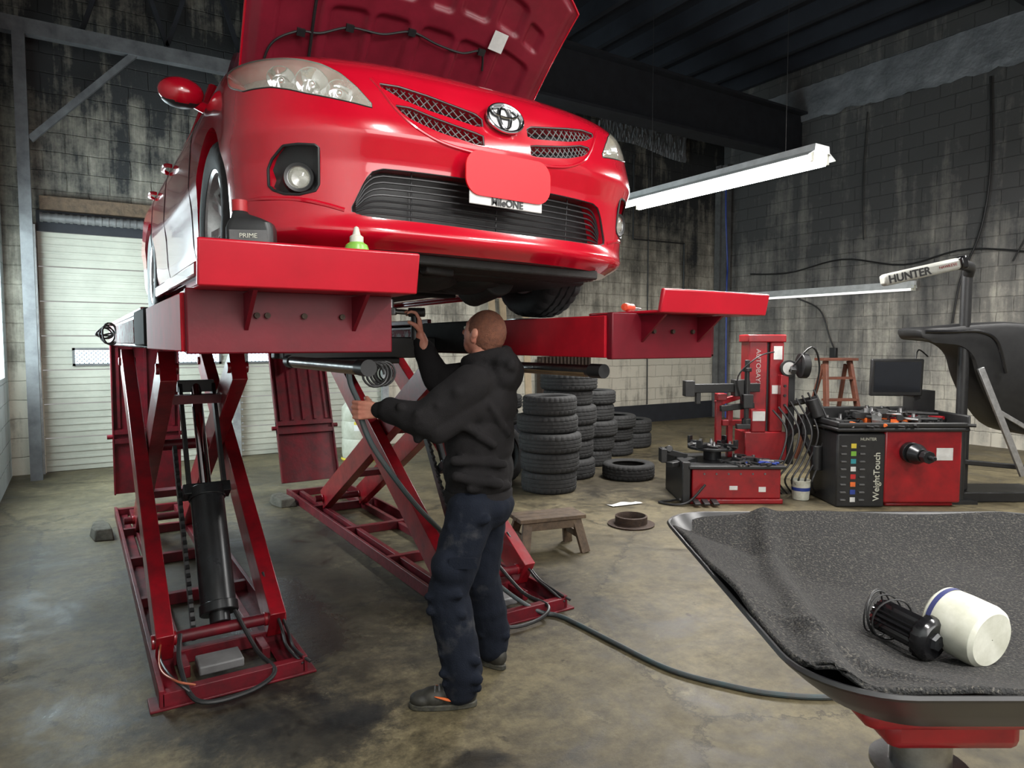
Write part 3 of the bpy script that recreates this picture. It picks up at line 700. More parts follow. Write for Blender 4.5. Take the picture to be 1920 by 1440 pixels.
hns=fin(MB().tube([hp(-.64,.05),hp(-.62,.30),hp(-.52,.38),hp(-.42,.38),hp(-.30,.42),hp(-.15,.42),hp(-.02,.46),hp(.12,.44),hp(.25,.44),hp(.34,.48),hp(.38,.40)],.0055,8,sm=8),'wiring_harness',BLK,hood)
fin(MB().tube([hp(-.44,.02),hp(-.45,.3),hp(-.46,.6),hp(-.44,.95)],.007,8,sm=6),'wiring_harness',BLK,hood)
for x,v in((-.30,.42),(-.02,.46),(.34,.48),(-.5,.38)): fin(MB().box(hp(x,v,.04),(.035,.03,.015)),'harness_clip',BLK,hns)
fin(MB().box(hp(.40,.56,.045),(.075,.09,.003),(.0,.08,.08)),'sticker',PAPER,hood,'small white printed label')
fin(MB().tube([hp(.0,.985,.03),hp(0,.97,.06),hp(0,.93,.06),hp(0,.92,.03)],.006,8,sm=4),'hood_latch',STEEL,hood)
for sg in(-1,1): fin(MB().box((sg*.66,1.12,.90),(.03,.1,.12),(.3,0,0)),'hood_hinge',GREY,car)
# ------------------------------------------------------------------ LIFTS
def V3(x,p): return Vector((x,p[0],p[1]))
def lift(xc,label,dz=0,fx=.02):
    t=top('scissor_lift',(xc,3.25,0),0,label,'vehicle lift',None)
    hw_=.31
    b=MB()
    for sg in(-1,1):
        b.bb(sg*hw_-.012,sg*hw_+.012,0,3.95,0,.085); b.bb(min(sg*hw_,sg*(hw_-.09)),max(sg*hw_,sg*(hw_-.09)),0,3.95,0,.014)
        b.bb(sg*.185-.02,sg*.185+.02,.25,3.9,.0,.06)
    for y in(.0,.42,1.3,2.2,3.1,3.9): b.bb(-hw_,hw_,y,y+.05,.0,.07)
    b.bb(-hw_-.05,hw_+.05,-.02,.12,0,.012)
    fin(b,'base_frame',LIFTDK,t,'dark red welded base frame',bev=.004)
    fin(MB().box((-.04,.22,.062),(.20,.15,.045)),'control_block',GREY,t,bev=.008)
    def leg(x,a,b_,m=LIFTRED):
        l=MB(); a3=V3(x,a); b3=V3(x,b_); dd=(b3-a3).normalized()
        l.beam(a3-dd*.05,b3+dd*.03,.080,.18)
        l.cyl((x-.055,a[0],a[1]),(x+.055,a[0],a[1]),.035,seg=16); l.cyl((x-.055,b_[0],b_[1]),(x+.055,b_[0],b_[1]),.03,seg=16)
        fin(l,'scissor_arm',m,t,'flat red steel scissor beam',bev=.004)
    for x in(-.262,.262): leg(x,(.40,.15),(2.45,1.46+dz))
    for x in(-.175,.175): leg(x,(3.05,.15),(.75,1.46+dz))
    mid=MB(); mid.cyl((-.3,1.62,.94),(.3,1.62,.94),.035); mid.cyl((-.29,.4,.15),(.29,.4,.15),.03); mid.cyl((-.29,3.05,.15),(.29,3.05,.15),.03)
    fins(mid,'cross_shaft',LIFTDK,t)
    for y,z in((1.1,1.27),(2.5,.46)): fin(MB().beam((-.17,y,z),(.17,y,z),.12,.05,(0,1,0)),'cross_brace',LIFTDK,t)
    p0=Vector((.0,.42,.17)); p1=Vector((.02,1.2,1.34)); d=(p1-p0).normalized()
    c=MB(); c.cyl(p0,p0+d*.10,.05,.05); c.cyl(p0+d*.06,p0+d*.72,.086,seg=32); c.cyl(p0+d*.68,p0+d*.74,.096,.096); c.box(p0+d*.73,(.24,.1,.06),(-.6,0,0)); c.cyl(p0+d*.05,p0+d*.10,.094,.094)
    fin(c,'hydraulic_cylinder',CYLM,t,'black hydraulic cylinder',bev=.004)
    fin(MB().cyl(p0+d*.70,p1,.03),'piston_rod',CHROME,t)
    for x in(-.085,.095): fin(MB().beam(p0+d*.74+Vector((x,0,0)),p1+Vector((x,0,0)),.02,.06),'guide_bar',BLK,t)
    s=MB(); s.beam(p1+Vector((-.10,0,0)),p1+Vector((.10,0,0)),.05,.07,(0,1,0)); fin(s,'rod_yoke',BLK,t,bev=.004)
    s=MB(); q0=Vector((-.12,.45,.1)); q1=Vector((-.12,1.05,1.0)); s.beam(q0,q1,.02,.05)
    for i in range(24):
        q=q0+(q1-q0)*((i+.5)/24); s.box(q+Vector((0,-.03,.0)),(.02,.02,.02),(.6,0,0))
    fin(s,'safety_rack',BLK,t,'toothed black safety rack')
    hs=MB(); hs.tube([p0+Vector((.07,0,.05)),(.13,.2,.08),(.16,-.03,.06),(.02,-.1,.03),(-.18,-.08,.04),(-.22,.15,.12),(-.2,.3,.2)],.011,8,sm=8)
    hs.tube([(.26,.5,.3),(.3,.3,.12),(.28,.08,.10),(.33,-.02,.06)],.008,8,sm=6); hs.tube([(.24,.55,.35),(.27,.3,.14),(.25,.1,.11),(.3,0,.05)],.008,8,sm=6)
    hs.tube([(-.24,.6,.2),(-.29,.3,.13),(-.27,.05,.12),(-.2,-.03,.06)],.006,8,sm=6)
    fins(hs,'hydraulic_hose',BLK,t)
    fins(MB().tube([(-.25,.5,.2),(-.3,.2,.12),(-.26,.0,.12),(-.18,-.03,.09)],.005,8,sm=6),'hydraulic_line',mat('copper_line',(.35,.1,.05),.4,.3),t)
    y0,y1=-1.1,4.35; z0,z1=1.572+dz,1.745+dz; w=.30
    b=MB(); b.bb(-w,w,y0+.04,y1,z1-.02,z1)
    for sg in(-1,1):
        b.bb(min(sg*w,sg*(w-.02)),max(sg*w,sg*(w-.02)),y0,y1,z0,z1); b.bb(min(sg*w,sg*(w-.07)),max(sg*w,sg*(w-.07)),y0,y1,z0,z0+.012)
        b.bb(min(sg*w,sg*(w-.025)),max(sg*w,sg*(w-.025)),y0+1.7,y1,z1,z1+.03)
    for yy in(.4,1.5,2.6,3.7): b.bb(-w,w,yy,yy+.04,z0,z1)
    b.bb(-w-.0,w,y1-.03,y1,z0,z1)
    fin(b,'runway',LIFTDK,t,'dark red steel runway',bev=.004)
    fin(MB().bb(-w-.012,w+.012-(.04 if dz else 0),y0-.015,y0+.02,z0-.006,z1+.01),'front_plate',LIFTSHD,t,bev=.005)
    bo=MB()
    for xx in(-.12,-.09,.02,.14): bo.cyl((xx,y0-.016,z1-.065),(xx,y0-.028,z1-.065),.009,seg=8)
    fins(bo,'bolt',RUST,t)
    s=MB(); s.bb(fx-.31,fx+.31,y0-.14,y0+.3,z1+.006,z1+.018); 
    fh=.128 if dz==0 else .095
    M=Matrix.Translation((fx,y0-.158,z1+.006+fh/2))@Matrix.Rotation(math.radians(12),4,'X'); s.box((0,0,0),(.64,.02,fh),M=M)
    fin(s,'wheel_stop',LIFTLIT,t,'red folded steel wheel stop, light on it painted in',bev=.006)
    for xx in(-.15,.18):
        fin(MB().prism([(y0-.015,z1),(y0-.15,z1),(y0-.015,z1-.11)],xx-.006,xx+.006,Matrix(((0,0,1,0),(1,0,0,0),(0,1,0,0),(0,0,0,1)))),'gusset',LIFTSHD,t)
    fin(MB().cyl((0,-.2,z1),(0,-.2,z1+.012),.2,seg=40),'turntable_plate',STEEL,t)
    fin(MB().bb(-w-.03,-w-.002,.66,3.5,z0+.02,z1-.03),'side_panel',WORN,t,'scuffed red and grey side panel',bev=.005)
    fin(MB().bb(-w-.03,-w-.002,.05,.62,z0+.01,z1+.005),'lock_box',BLKR,t,'black box on runway side',bev=.01)
    fin(MB().bb(-w-.022,-w-.001,y0+.02,.02,z0+.0,z1-.002),'side_plate',LIFTSD,t,'red side plate',bev=.004)
    return t
def ramp(t,x,y,tilt,z1=1.55,L=1.42):
    r=bpy.data.objects.new('ramp',None); COL.objects.link(r); r.parent=t; r.location=(x,y,z1); r.rotation_euler=(tilt,0,0); r.empty_display_size=.1
    b=MB(); b.bb(-.3,.3,-.012,.0,-L,0)
    b.bb(-.3,-.285,-.05,0,-L,0); b.bb(.285,.3,-.05,0,-L,0)
    fin(b,'ramp_plate',LIFTDK,r,'dark red approach ramp hanging down',bev=.003)
    k=MB()
    for i in range(5): k.bb(-.24+i*.12-.012,-.24+i*.12+.012,-.03,-.012,-L*.56,-.05)
    k.bb(-.3,.3,-.045,-.01,-L*.60,-L*.57); k.bb(-.3,.3,-.045,-.01,-L*.66,-L*.63)
    for sg in(-1,1): k.cyl((sg*.3,-.03,-L*.615),(sg*.345,-.03,-L*.615),.022,seg=12)
    fins(k,'ramp_rib',LIFTDK,r)
LA=lift(.58,'red scissor lift with black hydraulic cylinder under one car side')
ramp(LA,.0,4.4,math.radians(3),1.6,1.5)
LB=lift(2.12,'red scissor lift unit under the other car side beside mechanic',-.035,.13)
ramp(LB,-.08,4.42,math.radians(-20),1.56,1.5)
LB.location.y=3.2
def lump(loc,s,rz):
    m_=MB(); m_.prism([(-1,-.8),(.7,-1),(1,.3),(.6,1),(-.6,.9),(-1.1,.1)],0,1,Matrix.Diagonal((s[0],s[1],s[2],1)))
    for v in m_.bm.verts:
        if v.co.z>.01: v.co.x*=.8; v.co.y*=.82; v.co.z*=random.uniform(.8,1.1)
    solo(m_,'concrete_chunk',CONC,'rough broken concrete chunk by lift base','concrete chunk',group='concrete chunks by lift bases',loc=loc,rot=(0,0,rz),bev=.01)
lump((1.68,6.85,0),(.09,.2,.09),.2); lump((.14,6.55,0),(.08,.25,.09),.1)
j=top('rolling_jack',(1.35,3.75,1.54),0,'black rolling jack beam spanning between lift runways','rolling jack')
fins(MB().bb(-.44,.44,-.12,-.04,-.03,.09).bb(-.44,.44,.06,.14,-.03,.09),'crossbeam',BLK,j,bev=.008)
fin(MB().bb(-.2,.2,-.15,.17,-.06,-.028),'jack_tray',BLK,j,bev=.008)
bb_=MB(); bb_.cyl((-.1,0,-.03),(-.1,0,.16),.05); bb_.box((-.1,0,.17),(.2,.1,.03)); fin(bb_,'jack_head',BLK,j)
def ulamp(loc,L):
    t=top('work_light',loc,0,'silver tube work light clipped under lift runway','work light','under-runway work lights')
    fin(MB().cyl((0,0,0),(0,L,0),.024,seg=20),'tube_body',STEEL,t)
    fin(MB().cyl((0,.08,-.006),(0,L-.08,-.006),.0225,seg=20),'lens',AMBER,t)
    fins(MB().cyl((0,-.03,0),(0,.05,0),.03,seg=20).cyl((0,L-.05,0),(0,L+.02,0),.03,seg=20),'end_cap',BLK,t)
ulamp((.86,2.3,1.51),1.0); ulamp((1.84,2.2,1.48),.68)
t=top('oil_bottle',(.47,2.22,1.765),math.radians(-25),'black motor oil bottle with red cap on lift runway','bottle')
def rr4(a,c,z,r=.02,n=5,dx=0):
    return [Vector((x+dx,y,z)) for x,y in rr2(a,c,r,n)]
fin(MB().loft([rr4(.064,.038,0),rr4(.070,.042,.01),rr4(.070,.042,.180),rr4(.064,.04,.198),rr4(.045,.032,.213,.02,5,-.012),rr4(.024,.024,.226,.018,5,-.03),rr4(.02,.02,.236,.018,5,-.034)]),'bottle_body',BLK,t)
fin(MB().cyl((-.034,0,.234),(-.034,0,.268),.023,seg=20),'cap',mat('bottle_cap_red',(.35,.01,.015),.4),t)
fin(MB().box((0,-.043,.148),(.11,.002,.05)),'bottle_label',GREY,t,'grey and yellow product label'); 
fin(MB().box((.01,-.045,.130),(.09,.002,.010)),'label_stripe',YELL,t)
text('PRIME',.020,Matrix.Translation((0,-.0455,.155))@Matrix.Rotation(pi/2,4,'X'),'label_lettering',WHITE,t)
t=top('spray_bottle',(.775,2.14,1.765),math.radians(-25),'green plastic bottle with white pointed nozzle on wheel stop','bottle')
fin(MB().lathe([(.001,0),(.036,0),(.040,.01),(.040,.130),(.034,.147),(.020,.157),(.018,.163)],28),'bottle_body',GREEN,t)
fin(MB().lathe([(.0405,.112),(.0408,.114),(.0408,.124),(.0405,.126)],28),'bottle_label',BLUE,t)
fin(MB().lathe([(.022,.151),(.022,.173),(.013,.180),(.007,.203),(.001,.207)],20),'nozzle',WHITE,t)
t=top('screwdriver',(2.0,2.23,1.735),.5,'tool with orange-red handle resting on runway','tool')
fin(MB().lathe([(.001,0),(.015,.002),(.019,.03),(.016,.07),(.018,.10),(.01,.12),(.001,.12)],14,Matrix.Translation((0,0,.017))@Matrix.Rotation(pi/2,4,'Y')),'handle',mat('orange_red_plastic',(.7,.08,.03),.4),t)
fin(MB().cyl((.12,0,.017),(.22,0,.017),.004),'shaft',STEEL,t)
# ------------------------------------------------------------------ PERSON
per=top('person',W(-.2,3.1,0),YAW,'mechanic in black hoodie and navy trousers reaching up, holding hose','person')
V=Vector
lhip,rhip=V((.02,-.10,.90)),V((.07,.09,.90)); lkn,lan=V((-.085,-.15,.50)),V((-.02,-.18,.10)); rkn,ran=V((.045,.12,.49)),V((.10,.2,.11))
lsh,rsh=V((.02,-.165,1.42)),V((.11,.165,1.43)); lel,lwr=V((-.17,-.22,1.27)),V((-.38,-.15,1.305)); rel,rwr=V((-.16,.2,1.42)),V((-.25,.24,1.63))
nk,hd_=V((.075,.005,1.50)),V((.07,.02,1.635))
fw=V((-.78,.56,.30)).normalized(); sd=V((0,0,1)).cross(fw).normalized(); up=fw.cross(sd).normalized()
R=Matrix((fw,sd,up)).transposed()
b=MB()
b.ell(hd_,(.098,.077,.108),R,24); b.ell(hd_+fw*.035-up*.055,(.055,.055,.055),R,16)
b.cap(hd_+fw*.088+up*.012,.010,hd_+fw*.108-up*.022,.015,12)
b.ell(hd_+fw*.082-up*.052,(.018,.026,.009),R,12)
b.ell(hd_+fw*.075+up*.03,(.018,.05,.010),R,12)
b.ell(hd_+fw*.065-up*.085,(.022,.025,.018),R,12)
for s_ in(-1,1):
    b.ell(hd_+sd*s_*.078-fw*.005-up*.005,(.020,.010,.034),R,12); b.ell(hd_+sd*s_*.087-fw*.014+up*.010,(.020,.008,.024),R,12)
    b.ell(hd_+fw*.06+sd*s_*.035-up*.02,(.022,.02,.02),R,12)
b.cap(hd_-up*.05-fw*.02,.058,nk-V((0,0,.05)),.064)
b.cap(V((.05,0,1.36)),.11,V((.045,0,1.02)),.10); b.cap(lsh,.045,rsh,.045)
b.cap(lsh,.045,lel,.036); b.cap(lel,.036,lwr,.028); b.cap(rsh,.045,rel,.036); b.cap(rel,.036,rwr,.028)
b.cap(V((.045,0,.95)),.10,lhip,.075); b.cap(V((.045,0,.95)),.10,rhip,.075)
b.cap(lhip,.075,lkn,.05); b.cap(lkn,.048,lan,.033); b.cap(rhip,.075,rkn,.05); b.cap(rkn,.048,ran,.033)
b.cap(lan,.033,lan+V((-.08,-.005,-.045)),.022); b.cap(ran,.033,ran+V((-.06,.05,-.05)),.022)
def hand(b,w,d,ax,n,curl):
    d=d.normalized(); ax=(ax-d*ax.dot(d)).normalized(); n=(n-d*n.dot(d)-ax*n.dot(ax)).normalized()
    for i in range(4): b.cap(w+ax*(i-1.5)*.012,.017,w+d*.075+ax*(i-1.5)*.021,.0125,12)
    Ls=[.85,1,.95,.78]
    for i in range(4):
        p=w+d*.08+ax*(1.5-i)*.0225; a=curl[0]
        for ln,da,rd in((.040,0,.0096),(.027,curl[1],.0088),(.021,curl[2],.008)):
            a+=da; q=p+(d*math.cos(a)+n*math.sin(a))*ln*Ls[i]; b.cap(p,rd,q,rd*.93,10); p=q
    p=w+d*.025+ax*.026; q=p+(d*.55+n*.55+ax*.5).normalized()*.045; r=q+(d*.5+n*.85-ax*.05).normalized()*.032
    b.cap(p,.015,q,.0115,10); b.cap(q,.011,r,.0095,10)
hd1=(V((-1,.12,.0))); hand(b,lwr+hd1.normalized()*.01,hd1,V((.1,0,1)),V((0,1,-.0)),(.5,1.1,.9))
hand(b,rwr,V((-.12,.05,1)),V((.3,-.95,0)),V((-1,-.2,0)),(.4,.8,.7))
blob(b,'body',SKIN,per,.005,2)
for s_ in(-1,1): fin(MB().ell(hd_+fw*.083+sd*s_*.032+up*.006,(.012,.012,.009),R,12),'eye',WHITE,per)
hb=MB(); hb.ell(hd_-fw*.012+up*.013,(.098,.0815,.104),R,24); hb.ell(hd_-fw*.046-up*.026,(.054,.064,.052),R,16)
blob(hb,'hair',HAIR,per,.005,2,.003,.01,'short cropped reddish-brown hair')
h=MB()
h.ell((.060,.0,1.33),(.160,.195,.17),(0,0,-.35),24); h.ell((.050,0,1.17),(.158,.183,.22),(0,0,-.3),24); h.ell((.045,0,1.02),(.163,.186,.15),(0,0,-.3),24)
h.ell((.045,0,.945),(.155,.175,.055),(0,0,-.3),24)
h.cap(lsh+V((.02,.03,-.0)),.086,rsh+V((0,-.03,-.0)),.086); h.cap(nk+V((0,0,-.02)),.085,V((.07,0,1.38)),.14)
h.cap(lsh,.090,lel,.078); h.cap(lel,.078,lwr+V((.05,-.01,0)),.058); h.cap(lwr+V((.05,-.01,0)),.044,lwr+V((.0,0,0)),.037)
h.cap(lel+V((.05,.01,-.035)),.065,lsh+V((.0,.03,-.10)),.085)
h.cap(rsh,.086,rel,.072); h.cap(rel,.072,rwr-V((-.02,-.01,.07)),.054); h.cap(rwr-V((-.02,-.01,.07)),.043,rwr-V((0,0,.03)),.037)
for i in range(28):
    a=2*pi*i/28; c=V((.085+.088*math.cos(a),.005+.094*math.sin(a),1.522+.020*math.cos(a))); h.ell(c,(.034,.034,.044),seg=12)
h.ell((.172,-.02,1.45),(.074,.130,.095),(0,.3,-.3),20); h.ell((.165,-.03,1.52),(.062,.112,.045),(0,.25,-.3),16)
h.cap(V((.19,-.12,1.50)),.03,V((.215,.0,1.44)),.035); h.cap(V((.215,.0,1.44)),.035,V((.20,.10,1.50)),.03)
for (p_,q_,r_) in ((V((-.11,-.268,1.335)),V((-.13,-.21,1.20)),.024),(V((-.19,-.275,1.30)),V((-.20,-.22,1.19)),.022),(V((-.03,-.255,1.39)),V((-.07,-.22,1.25)),.024),(V((-.04,-.195,1.02)),V((.14,-.18,.99)),.024),(V((-.05,-.18,1.09)),V((.16,-.15,1.07)),.022),(V((-.27,-.245,1.33)),V((-.26,-.19,1.24)),.019),(V((.0,-.20,1.24)),V((.12,-.17,1.16)),.022),(V((.10,-.17,1.33)),V((.18,-.10,1.2)),.02),(V((.02,-.19,.97)),V((.18,-.1,.965)),.02)):
    h.cap(p_,r_,q_,r_)
blob(h,'hoodie',HOODIE,per,.008,5,.014,.09,'faded black hooded fleece sweatshirt')
hm=MB()
hm.loft([[V((.045+k*math.cos(a)*math.cos(-.3)-k*1.12*math.sin(a)*math.sin(-.3),k*math.cos(a)*math.sin(-.3)+k*1.12*math.sin(a)*math.cos(-.3),z)) for a in[2*pi*i/48 for i in range(48)]] for z,k in((.870,.146),(.880,.153),(.925,.155),(.935,.150))])
fin(hm,'ribbed_hem',HOODIE,per)
p=MB()
p.ell((.045,0,.93),(.135,.155,.08),(0,0,-.3),24); p.ell((.06,-.01,.86),(.148,.168,.12),(0,0,-.3),24)
def pleg(a,k,n,fl):
    p.cap(a,.113,k,.094); p.cap(k,.094,n+V((0,0,.07)),.089); p.cap(n+V((0,0,.07)),.089,n+V((fl,0,-.01)),.080)
pleg(lhip-V((0,0,.04)),lkn,lan,-.01); pleg(rhip-V((0,0,.04)),rkn,ran,0)
p.ell(lkn+V((.02,-.02,.12)),(.095,.085,.10))
for (p_,q_,r_) in ((lkn+V((-.08,-.05,.0)),lkn+V((.06,-.09,.02)),.020),(lkn+V((-.07,-.06,-.06)),lkn+V((.07,-.08,-.07)),.020),(lan+V((-.08,-.05,.07)),lan+V((.07,-.06,.05)),.023),(lan+V((-.08,-.04,.15)),lan+V((.07,-.06,.13)),.021),(lan+V((-.07,-.04,.02)),lan+V((.07,-.04,.0)),.022),(ran+V((-.05,-.07,.08)),ran+V((.07,-.05,.06)),.021),(lhip+V((-.09,-.08,-.1)),lhip+V((.07,-.10,-.06)),.020)):
    p.cap(p_,r_,q_,r_)
blob(p,'trousers',PANTS,per,.008,5,.014,.08,'baggy navy work trousers with pale smears')
fin(MB().prism(rr2(.06,.024,.006),-.004,.004,Matrix.Translation((-.01,-.244,.66))@Matrix.Rotation(pi/2,4,'X')),'pocket_flap',PANTS,per)
def shoe(an,d,label):
    d=V(d).normalized(); s=V((-d.y,d.x,0)); M=Matrix(((d.x,s.x,0,an.x),(d.y,s.y,0,an.y),(0,0,1,0),(0,0,0,1)))
    sh=MB(); 
    for x,y,z,a,c,e in((-.03,0,.06,.058,.044,.055),(.03,0,.055,.075,.046,.054),(.10,0,.045,.075,.050,.044),(.155,0,.038,.058,.048,.034),(-.01,0,.10,.05,.046,.045)): sh.ell((x,y,z),(a,c,e),M=M,seg=18)
    o=blob(sh,'shoe',SHOE,per,.006,2,label=label)
    poly=[]
    for i in range(32):
        t_=2*pi*i/32; x=.065+.150*math.cos(t_); w=.046+.008*math.cos(t_*1.0); poly.append((x,w*math.copysign(abs(math.sin(t_))**.7,math.sin(t_))))
    fin(MB().prism(poly,.0,.026,M),'sole',mat('worn_sole',(.07,.065,.045),.7,dark=(.02,.02,.017),nscale=40),o,bev=.005)
    for sg in(-1,1):
        pts=[M@V((x,sg*(.050),z)) for x,z in((-.03,.075),(.0,.058),(.03,.052),(.07,.062),(.10,.070))]
        fin(MB().tube(pts,lambda q:.0055*math.sin(max(.08,q*.9+.08)*pi)+.001,8,sm=5),'side_mark',ORANGE,o,'orange swoosh mark')
    for i in range(5): fin(MB().tube([M@V((.04+i*.02,-.03,.095-.006*i)),M@V((.04+i*.02,0,.108-.007*i)),M@V((.04+i*.02,.03,.095-.006*i))],.004,6,sm=3),'lace',GREY,o)
shoe(lan+V((-.02,0,0)),(-1,-.06,0),'black trainer with orange side mark'); shoe(ran,(-.75,.66,0),'black trainer with orange side mark')
t=top('air_ratchet',W(-.2-.275,3.1+.235,1.70),YAW,'black and steel air ratchet held up in hand','tool')
fin(MB().cyl((0,0,-.09),(-.0,.0,.03),.018,.02,16).cyl((-.03,0,.045),(.05,0,.045),.022,.022,16),'tool_body',BLK,t,bev=.003)
fin(MB().cyl((-.03,0,.045),(-.10,0,.05),.013,.013,12).box((-.115,0,.05),(.05,.04,.035)).cyl((-.115,0,.06),(-.115,0,.11),.014),'tool_head',STEEL,t,bev=.003)
hs=[W(-.72,3.0,1.50),W(-.71,2.99,1.42),W(-.672,2.985,1.33),W(-.665,2.985,1.27),W(-.62,2.99,1.15),W(-.54,3.05,1.0),W(-.45,3.25,.80),W(-.33,3.5,.58),W(-.17,3.72,.34),W(.0,3.86,.14),W(.16,3.9,.03),W(.29,3.86,.014),W(.52,3.55,.014),W(.76,3.23,.014),W(1.0,3.07,.014),W(1.2,2.99,.014),W(1.45,2.97,.014),W(1.75,3.05,.014),W(2.1,3.3,.014)]
solo(MB().tube(hs,.0125,10,sm=10),'air_hose',HOSE,'long black rubber hose trailing from mechanic across floor','hose')
cable('coiled_cable',[(1.0+.05*math.cos(a*.7)+.003*a,2.6+.003*a,1.47+.05*math.sin(a*.7)) for a in range(34)],.005,BLK,'black coiled cable hanging beside runway',2)
cable('coiled_cable',[(1.25+.04*math.cos(a*.7)+.003*a,3.2+.003*a,1.44+.04*math.sin(a*.7)) for a in range(34)],.005,BLK,'black coiled cable hanging beside runway',2)
cable('coiled_cable',[(.20+.05*math.cos(a*.7)+.02*math.sin(a*.23),5.6+.006*a,1.66+.08*math.sin(a*.7)*math.sin(a*.11+1)) for a in range(60)],.006,BLK,'black coiled cable hanging beside runway',2)
# ------------------------------------------------------------------ TIRES
TD=TMESH.copy(); TD.materials.clear(); TD.materials.append(RUBD)
def stack(x,y,n,seed,group,label,z0=0,j=.04):
    random.seed(seed)
    z=z0
    for i in range(n):
        o=bpy.data.objects.new('tire',TD); COL.objects.link(o); s=random.uniform(.90,1.07)
        hh_=.214*random.uniform(.82,1.08); o.scale=(s,s,hh_/.216); o.location=(x+random.uniform(-j,j),y+random.uniform(-j,j),z+hh_/2); o.rotation_euler=(0,0,random.uniform(0,6))
        z+=hh_+.001; o['label']=label; o['category']='tire'; o['group']=group
stack(4.28,6.0,5,1,'tire stack','used black tire in a neat stack'); 
stack(4.98,6.55,6,2,'tall tire stack','used black tire in a tall stack')
stack(5.69,7.0,5,3,'rear tire stack','used black tire in a stack by the wall')
stack(4.5,7.5,5,7,'short tire stack','dusty used tire in a short stack')
stack(5.50,6.05,1,4,'loose tires','single used tire lying flat on floor')
stack(6.45,7.45,3,5,'low tire stack','dark used tire in a low stack'); stack(7.2,7.9,2,6,'low rear tire stack','dark used tire in a low stack')
o=bpy.data.objects.new('tire',TD); COL.objects.link(o); o.location=(4.05,6.56,.335); o.rotation_euler=(math.radians(82),0,math.radians(21)); o['label']='used tire leaning upright against a stack'; o['category']='tire'; o['group']='loose tires'
# ------------------------------------------------------------------ drum, stool, misc
t=top('plastic_drum',(3.28,8.95,0),0,'white plastic drum with yellow label by garage door','drum')
fin(MB().lathe([(.001,0),(.24,0),(.26,.03),(.27,.1),(.27,.28),(.262,.30),(.27,.32),(.27,.52),(.262,.54),(.27,.56),(.265,.72),(.22,.78),(.001,.79)],40),'drum_body',mat('drum_plastic',(.5,.5,.42),.5,dark=(.38,.38,.3)),t)
fin(MB().cyl((.1,0,.78),(.1,0,.82),.04),'drum_cap',BLK,t)
fin(MB().grid(lambda u,v:(.273*math.cos(-2.3+u*.75),.273*math.sin(-2.3+u*.75),.42+v*.12),12,2),'drum_label',PAPER,t,'white and yellow label')
fin(MB().grid(lambda u,v:(.2735*math.cos(-2.3+u*.75),.2735*math.sin(-2.3+u*.75),.50+v*.04),12,2),'label_stripe',YELL,t)
fin(MB().lathe([(.272,.04),(.285,.02),(.27,0)],30),'drum_band',YELL,t)
t=top('step_stool',(3.02,4.22,0),math.radians(-12),'small worn wooden step stool','stool')
for i in range(3): fin(MB().bb(-.27,.27,-.13+i*.088,-.13+i*.088+.082,.255,.285),'stool_top',WOOD,t,bev=.004)
for sx_ in(-1,1):
    for sy in(-1,1): fin(MB().beam((sx_*.20,sy*.09,.255),(sx_*.25,sy*.16,.0),.07,.035,(1,0,0)),'leg',WOOD,t,bev=.003)
fins(MB().bb(-.2,.2,-.115,-.09,.19,.25).bb(-.2,.2,.09,.115,.19,.25).bb(-.235,-.21,-.12,.12,.10,.15).bb(.21,.235,-.12,.12,.10,.15),'brace',WOOD,t,bev=.003)
t=top('brake_drum',(4.07,4.42,0),0,'rusty round iron brake drum lying on floor','brake drum')
fin(MB().lathe([(.001,.0),(.2,.0),(.205,.012),(.14,.018),(.14,.08),(.125,.085),(.118,.07),(.118,.02),(.001,.02)],40),'drum_casting',RUST,t)
fin(MB().cyl((0,0,.02),(0,0,.035),.05,seg=24),'hub',STEEL,t)
solo(MB().grid(lambda u,v:(4.35+u*.34,4.98+v*.1-.05*u,.006+.008*math.sin(u*9)*math.sin(v*5)+.004),16,6),'rag',PAPER,'crumpled white rag on floor','rag')
t=top('bucket',(6.2,4.22,0),0,'small white plastic bucket with wire handle','bucket')
fin(MB().lathe([(.001,0),(.075,0),(.08,.005),(.095,.19),(.10,.192),(.10,.20),(.09,.20),(.076,.01),(.001,.008)],28),'bucket_body',WHITE,t)
fin(MB().lathe([(.0855,.08),(.0915,.13)],28),'bucket_label',BLUE,t)
fin(MB().tube([(.1*math.cos(a),.1*math.sin(a)*.5-.07*math.sin(a),.18-.05*math.sin(a)) for a in[pi*i/12 for i in range(13)]],.003,6),'handle',STEEL,t)
t=top('step_ladder',W(4.25,8.9,0),YAW+.15,'dark red-brown wooden step ladder','ladder')
for sx_ in(-1,1):
    fin(MB().beam((sx_*.17,.02,1.36),(sx_*.28,-.25,0),.04,.08),'ladder_rail',WOODR,t,bev=.003); fin(MB().beam((sx_*.16,.08,1.31),(sx_*.26,.5,0),.035,.05),'rear_rail',WOODR,t,bev=.003)
for i in range(4):
    z=.28+i*.28; k=z/1.36; y=-.25+.27*k; w=.28-.11*k; fin(MB().bb(-w,w,y-.04,y+.10,z,z+.028),'step',WOODR,t)
fin(MB().bb(-.24,.24,-.07,.16,1.36,1.395),'ladder_top',WOODR,t,bev=.004)
t=top('timber_board',(5.6,9.2,0),0,'long pale timber board leaning on wall','board','leaning boards')
fin(MB().beam((0,.0,0),(.35,.8,3.0),.12,.03,(1,0,0)),'plank',mat('pale_wood',(.36,.28,.18),.7),t)
dup(t,(5.85,9.2,0),.05); dup(t,(6.2,9.15,0),-.05)
t=top('radiator',(7.4,9.85,0),0,'old cast iron radiator against block wall','radiator')
b=MB()
for i in range(14): b.box((-.5+i*.08,0,.75),(.05,.18,1.2))
b.bb(-.55,.55,-.04,.04,1.25,1.32); b.bb(-.55,.55,-.04,.04,.0,.2)
fin(b,'radiator_body',RUST,t,bev=.015)
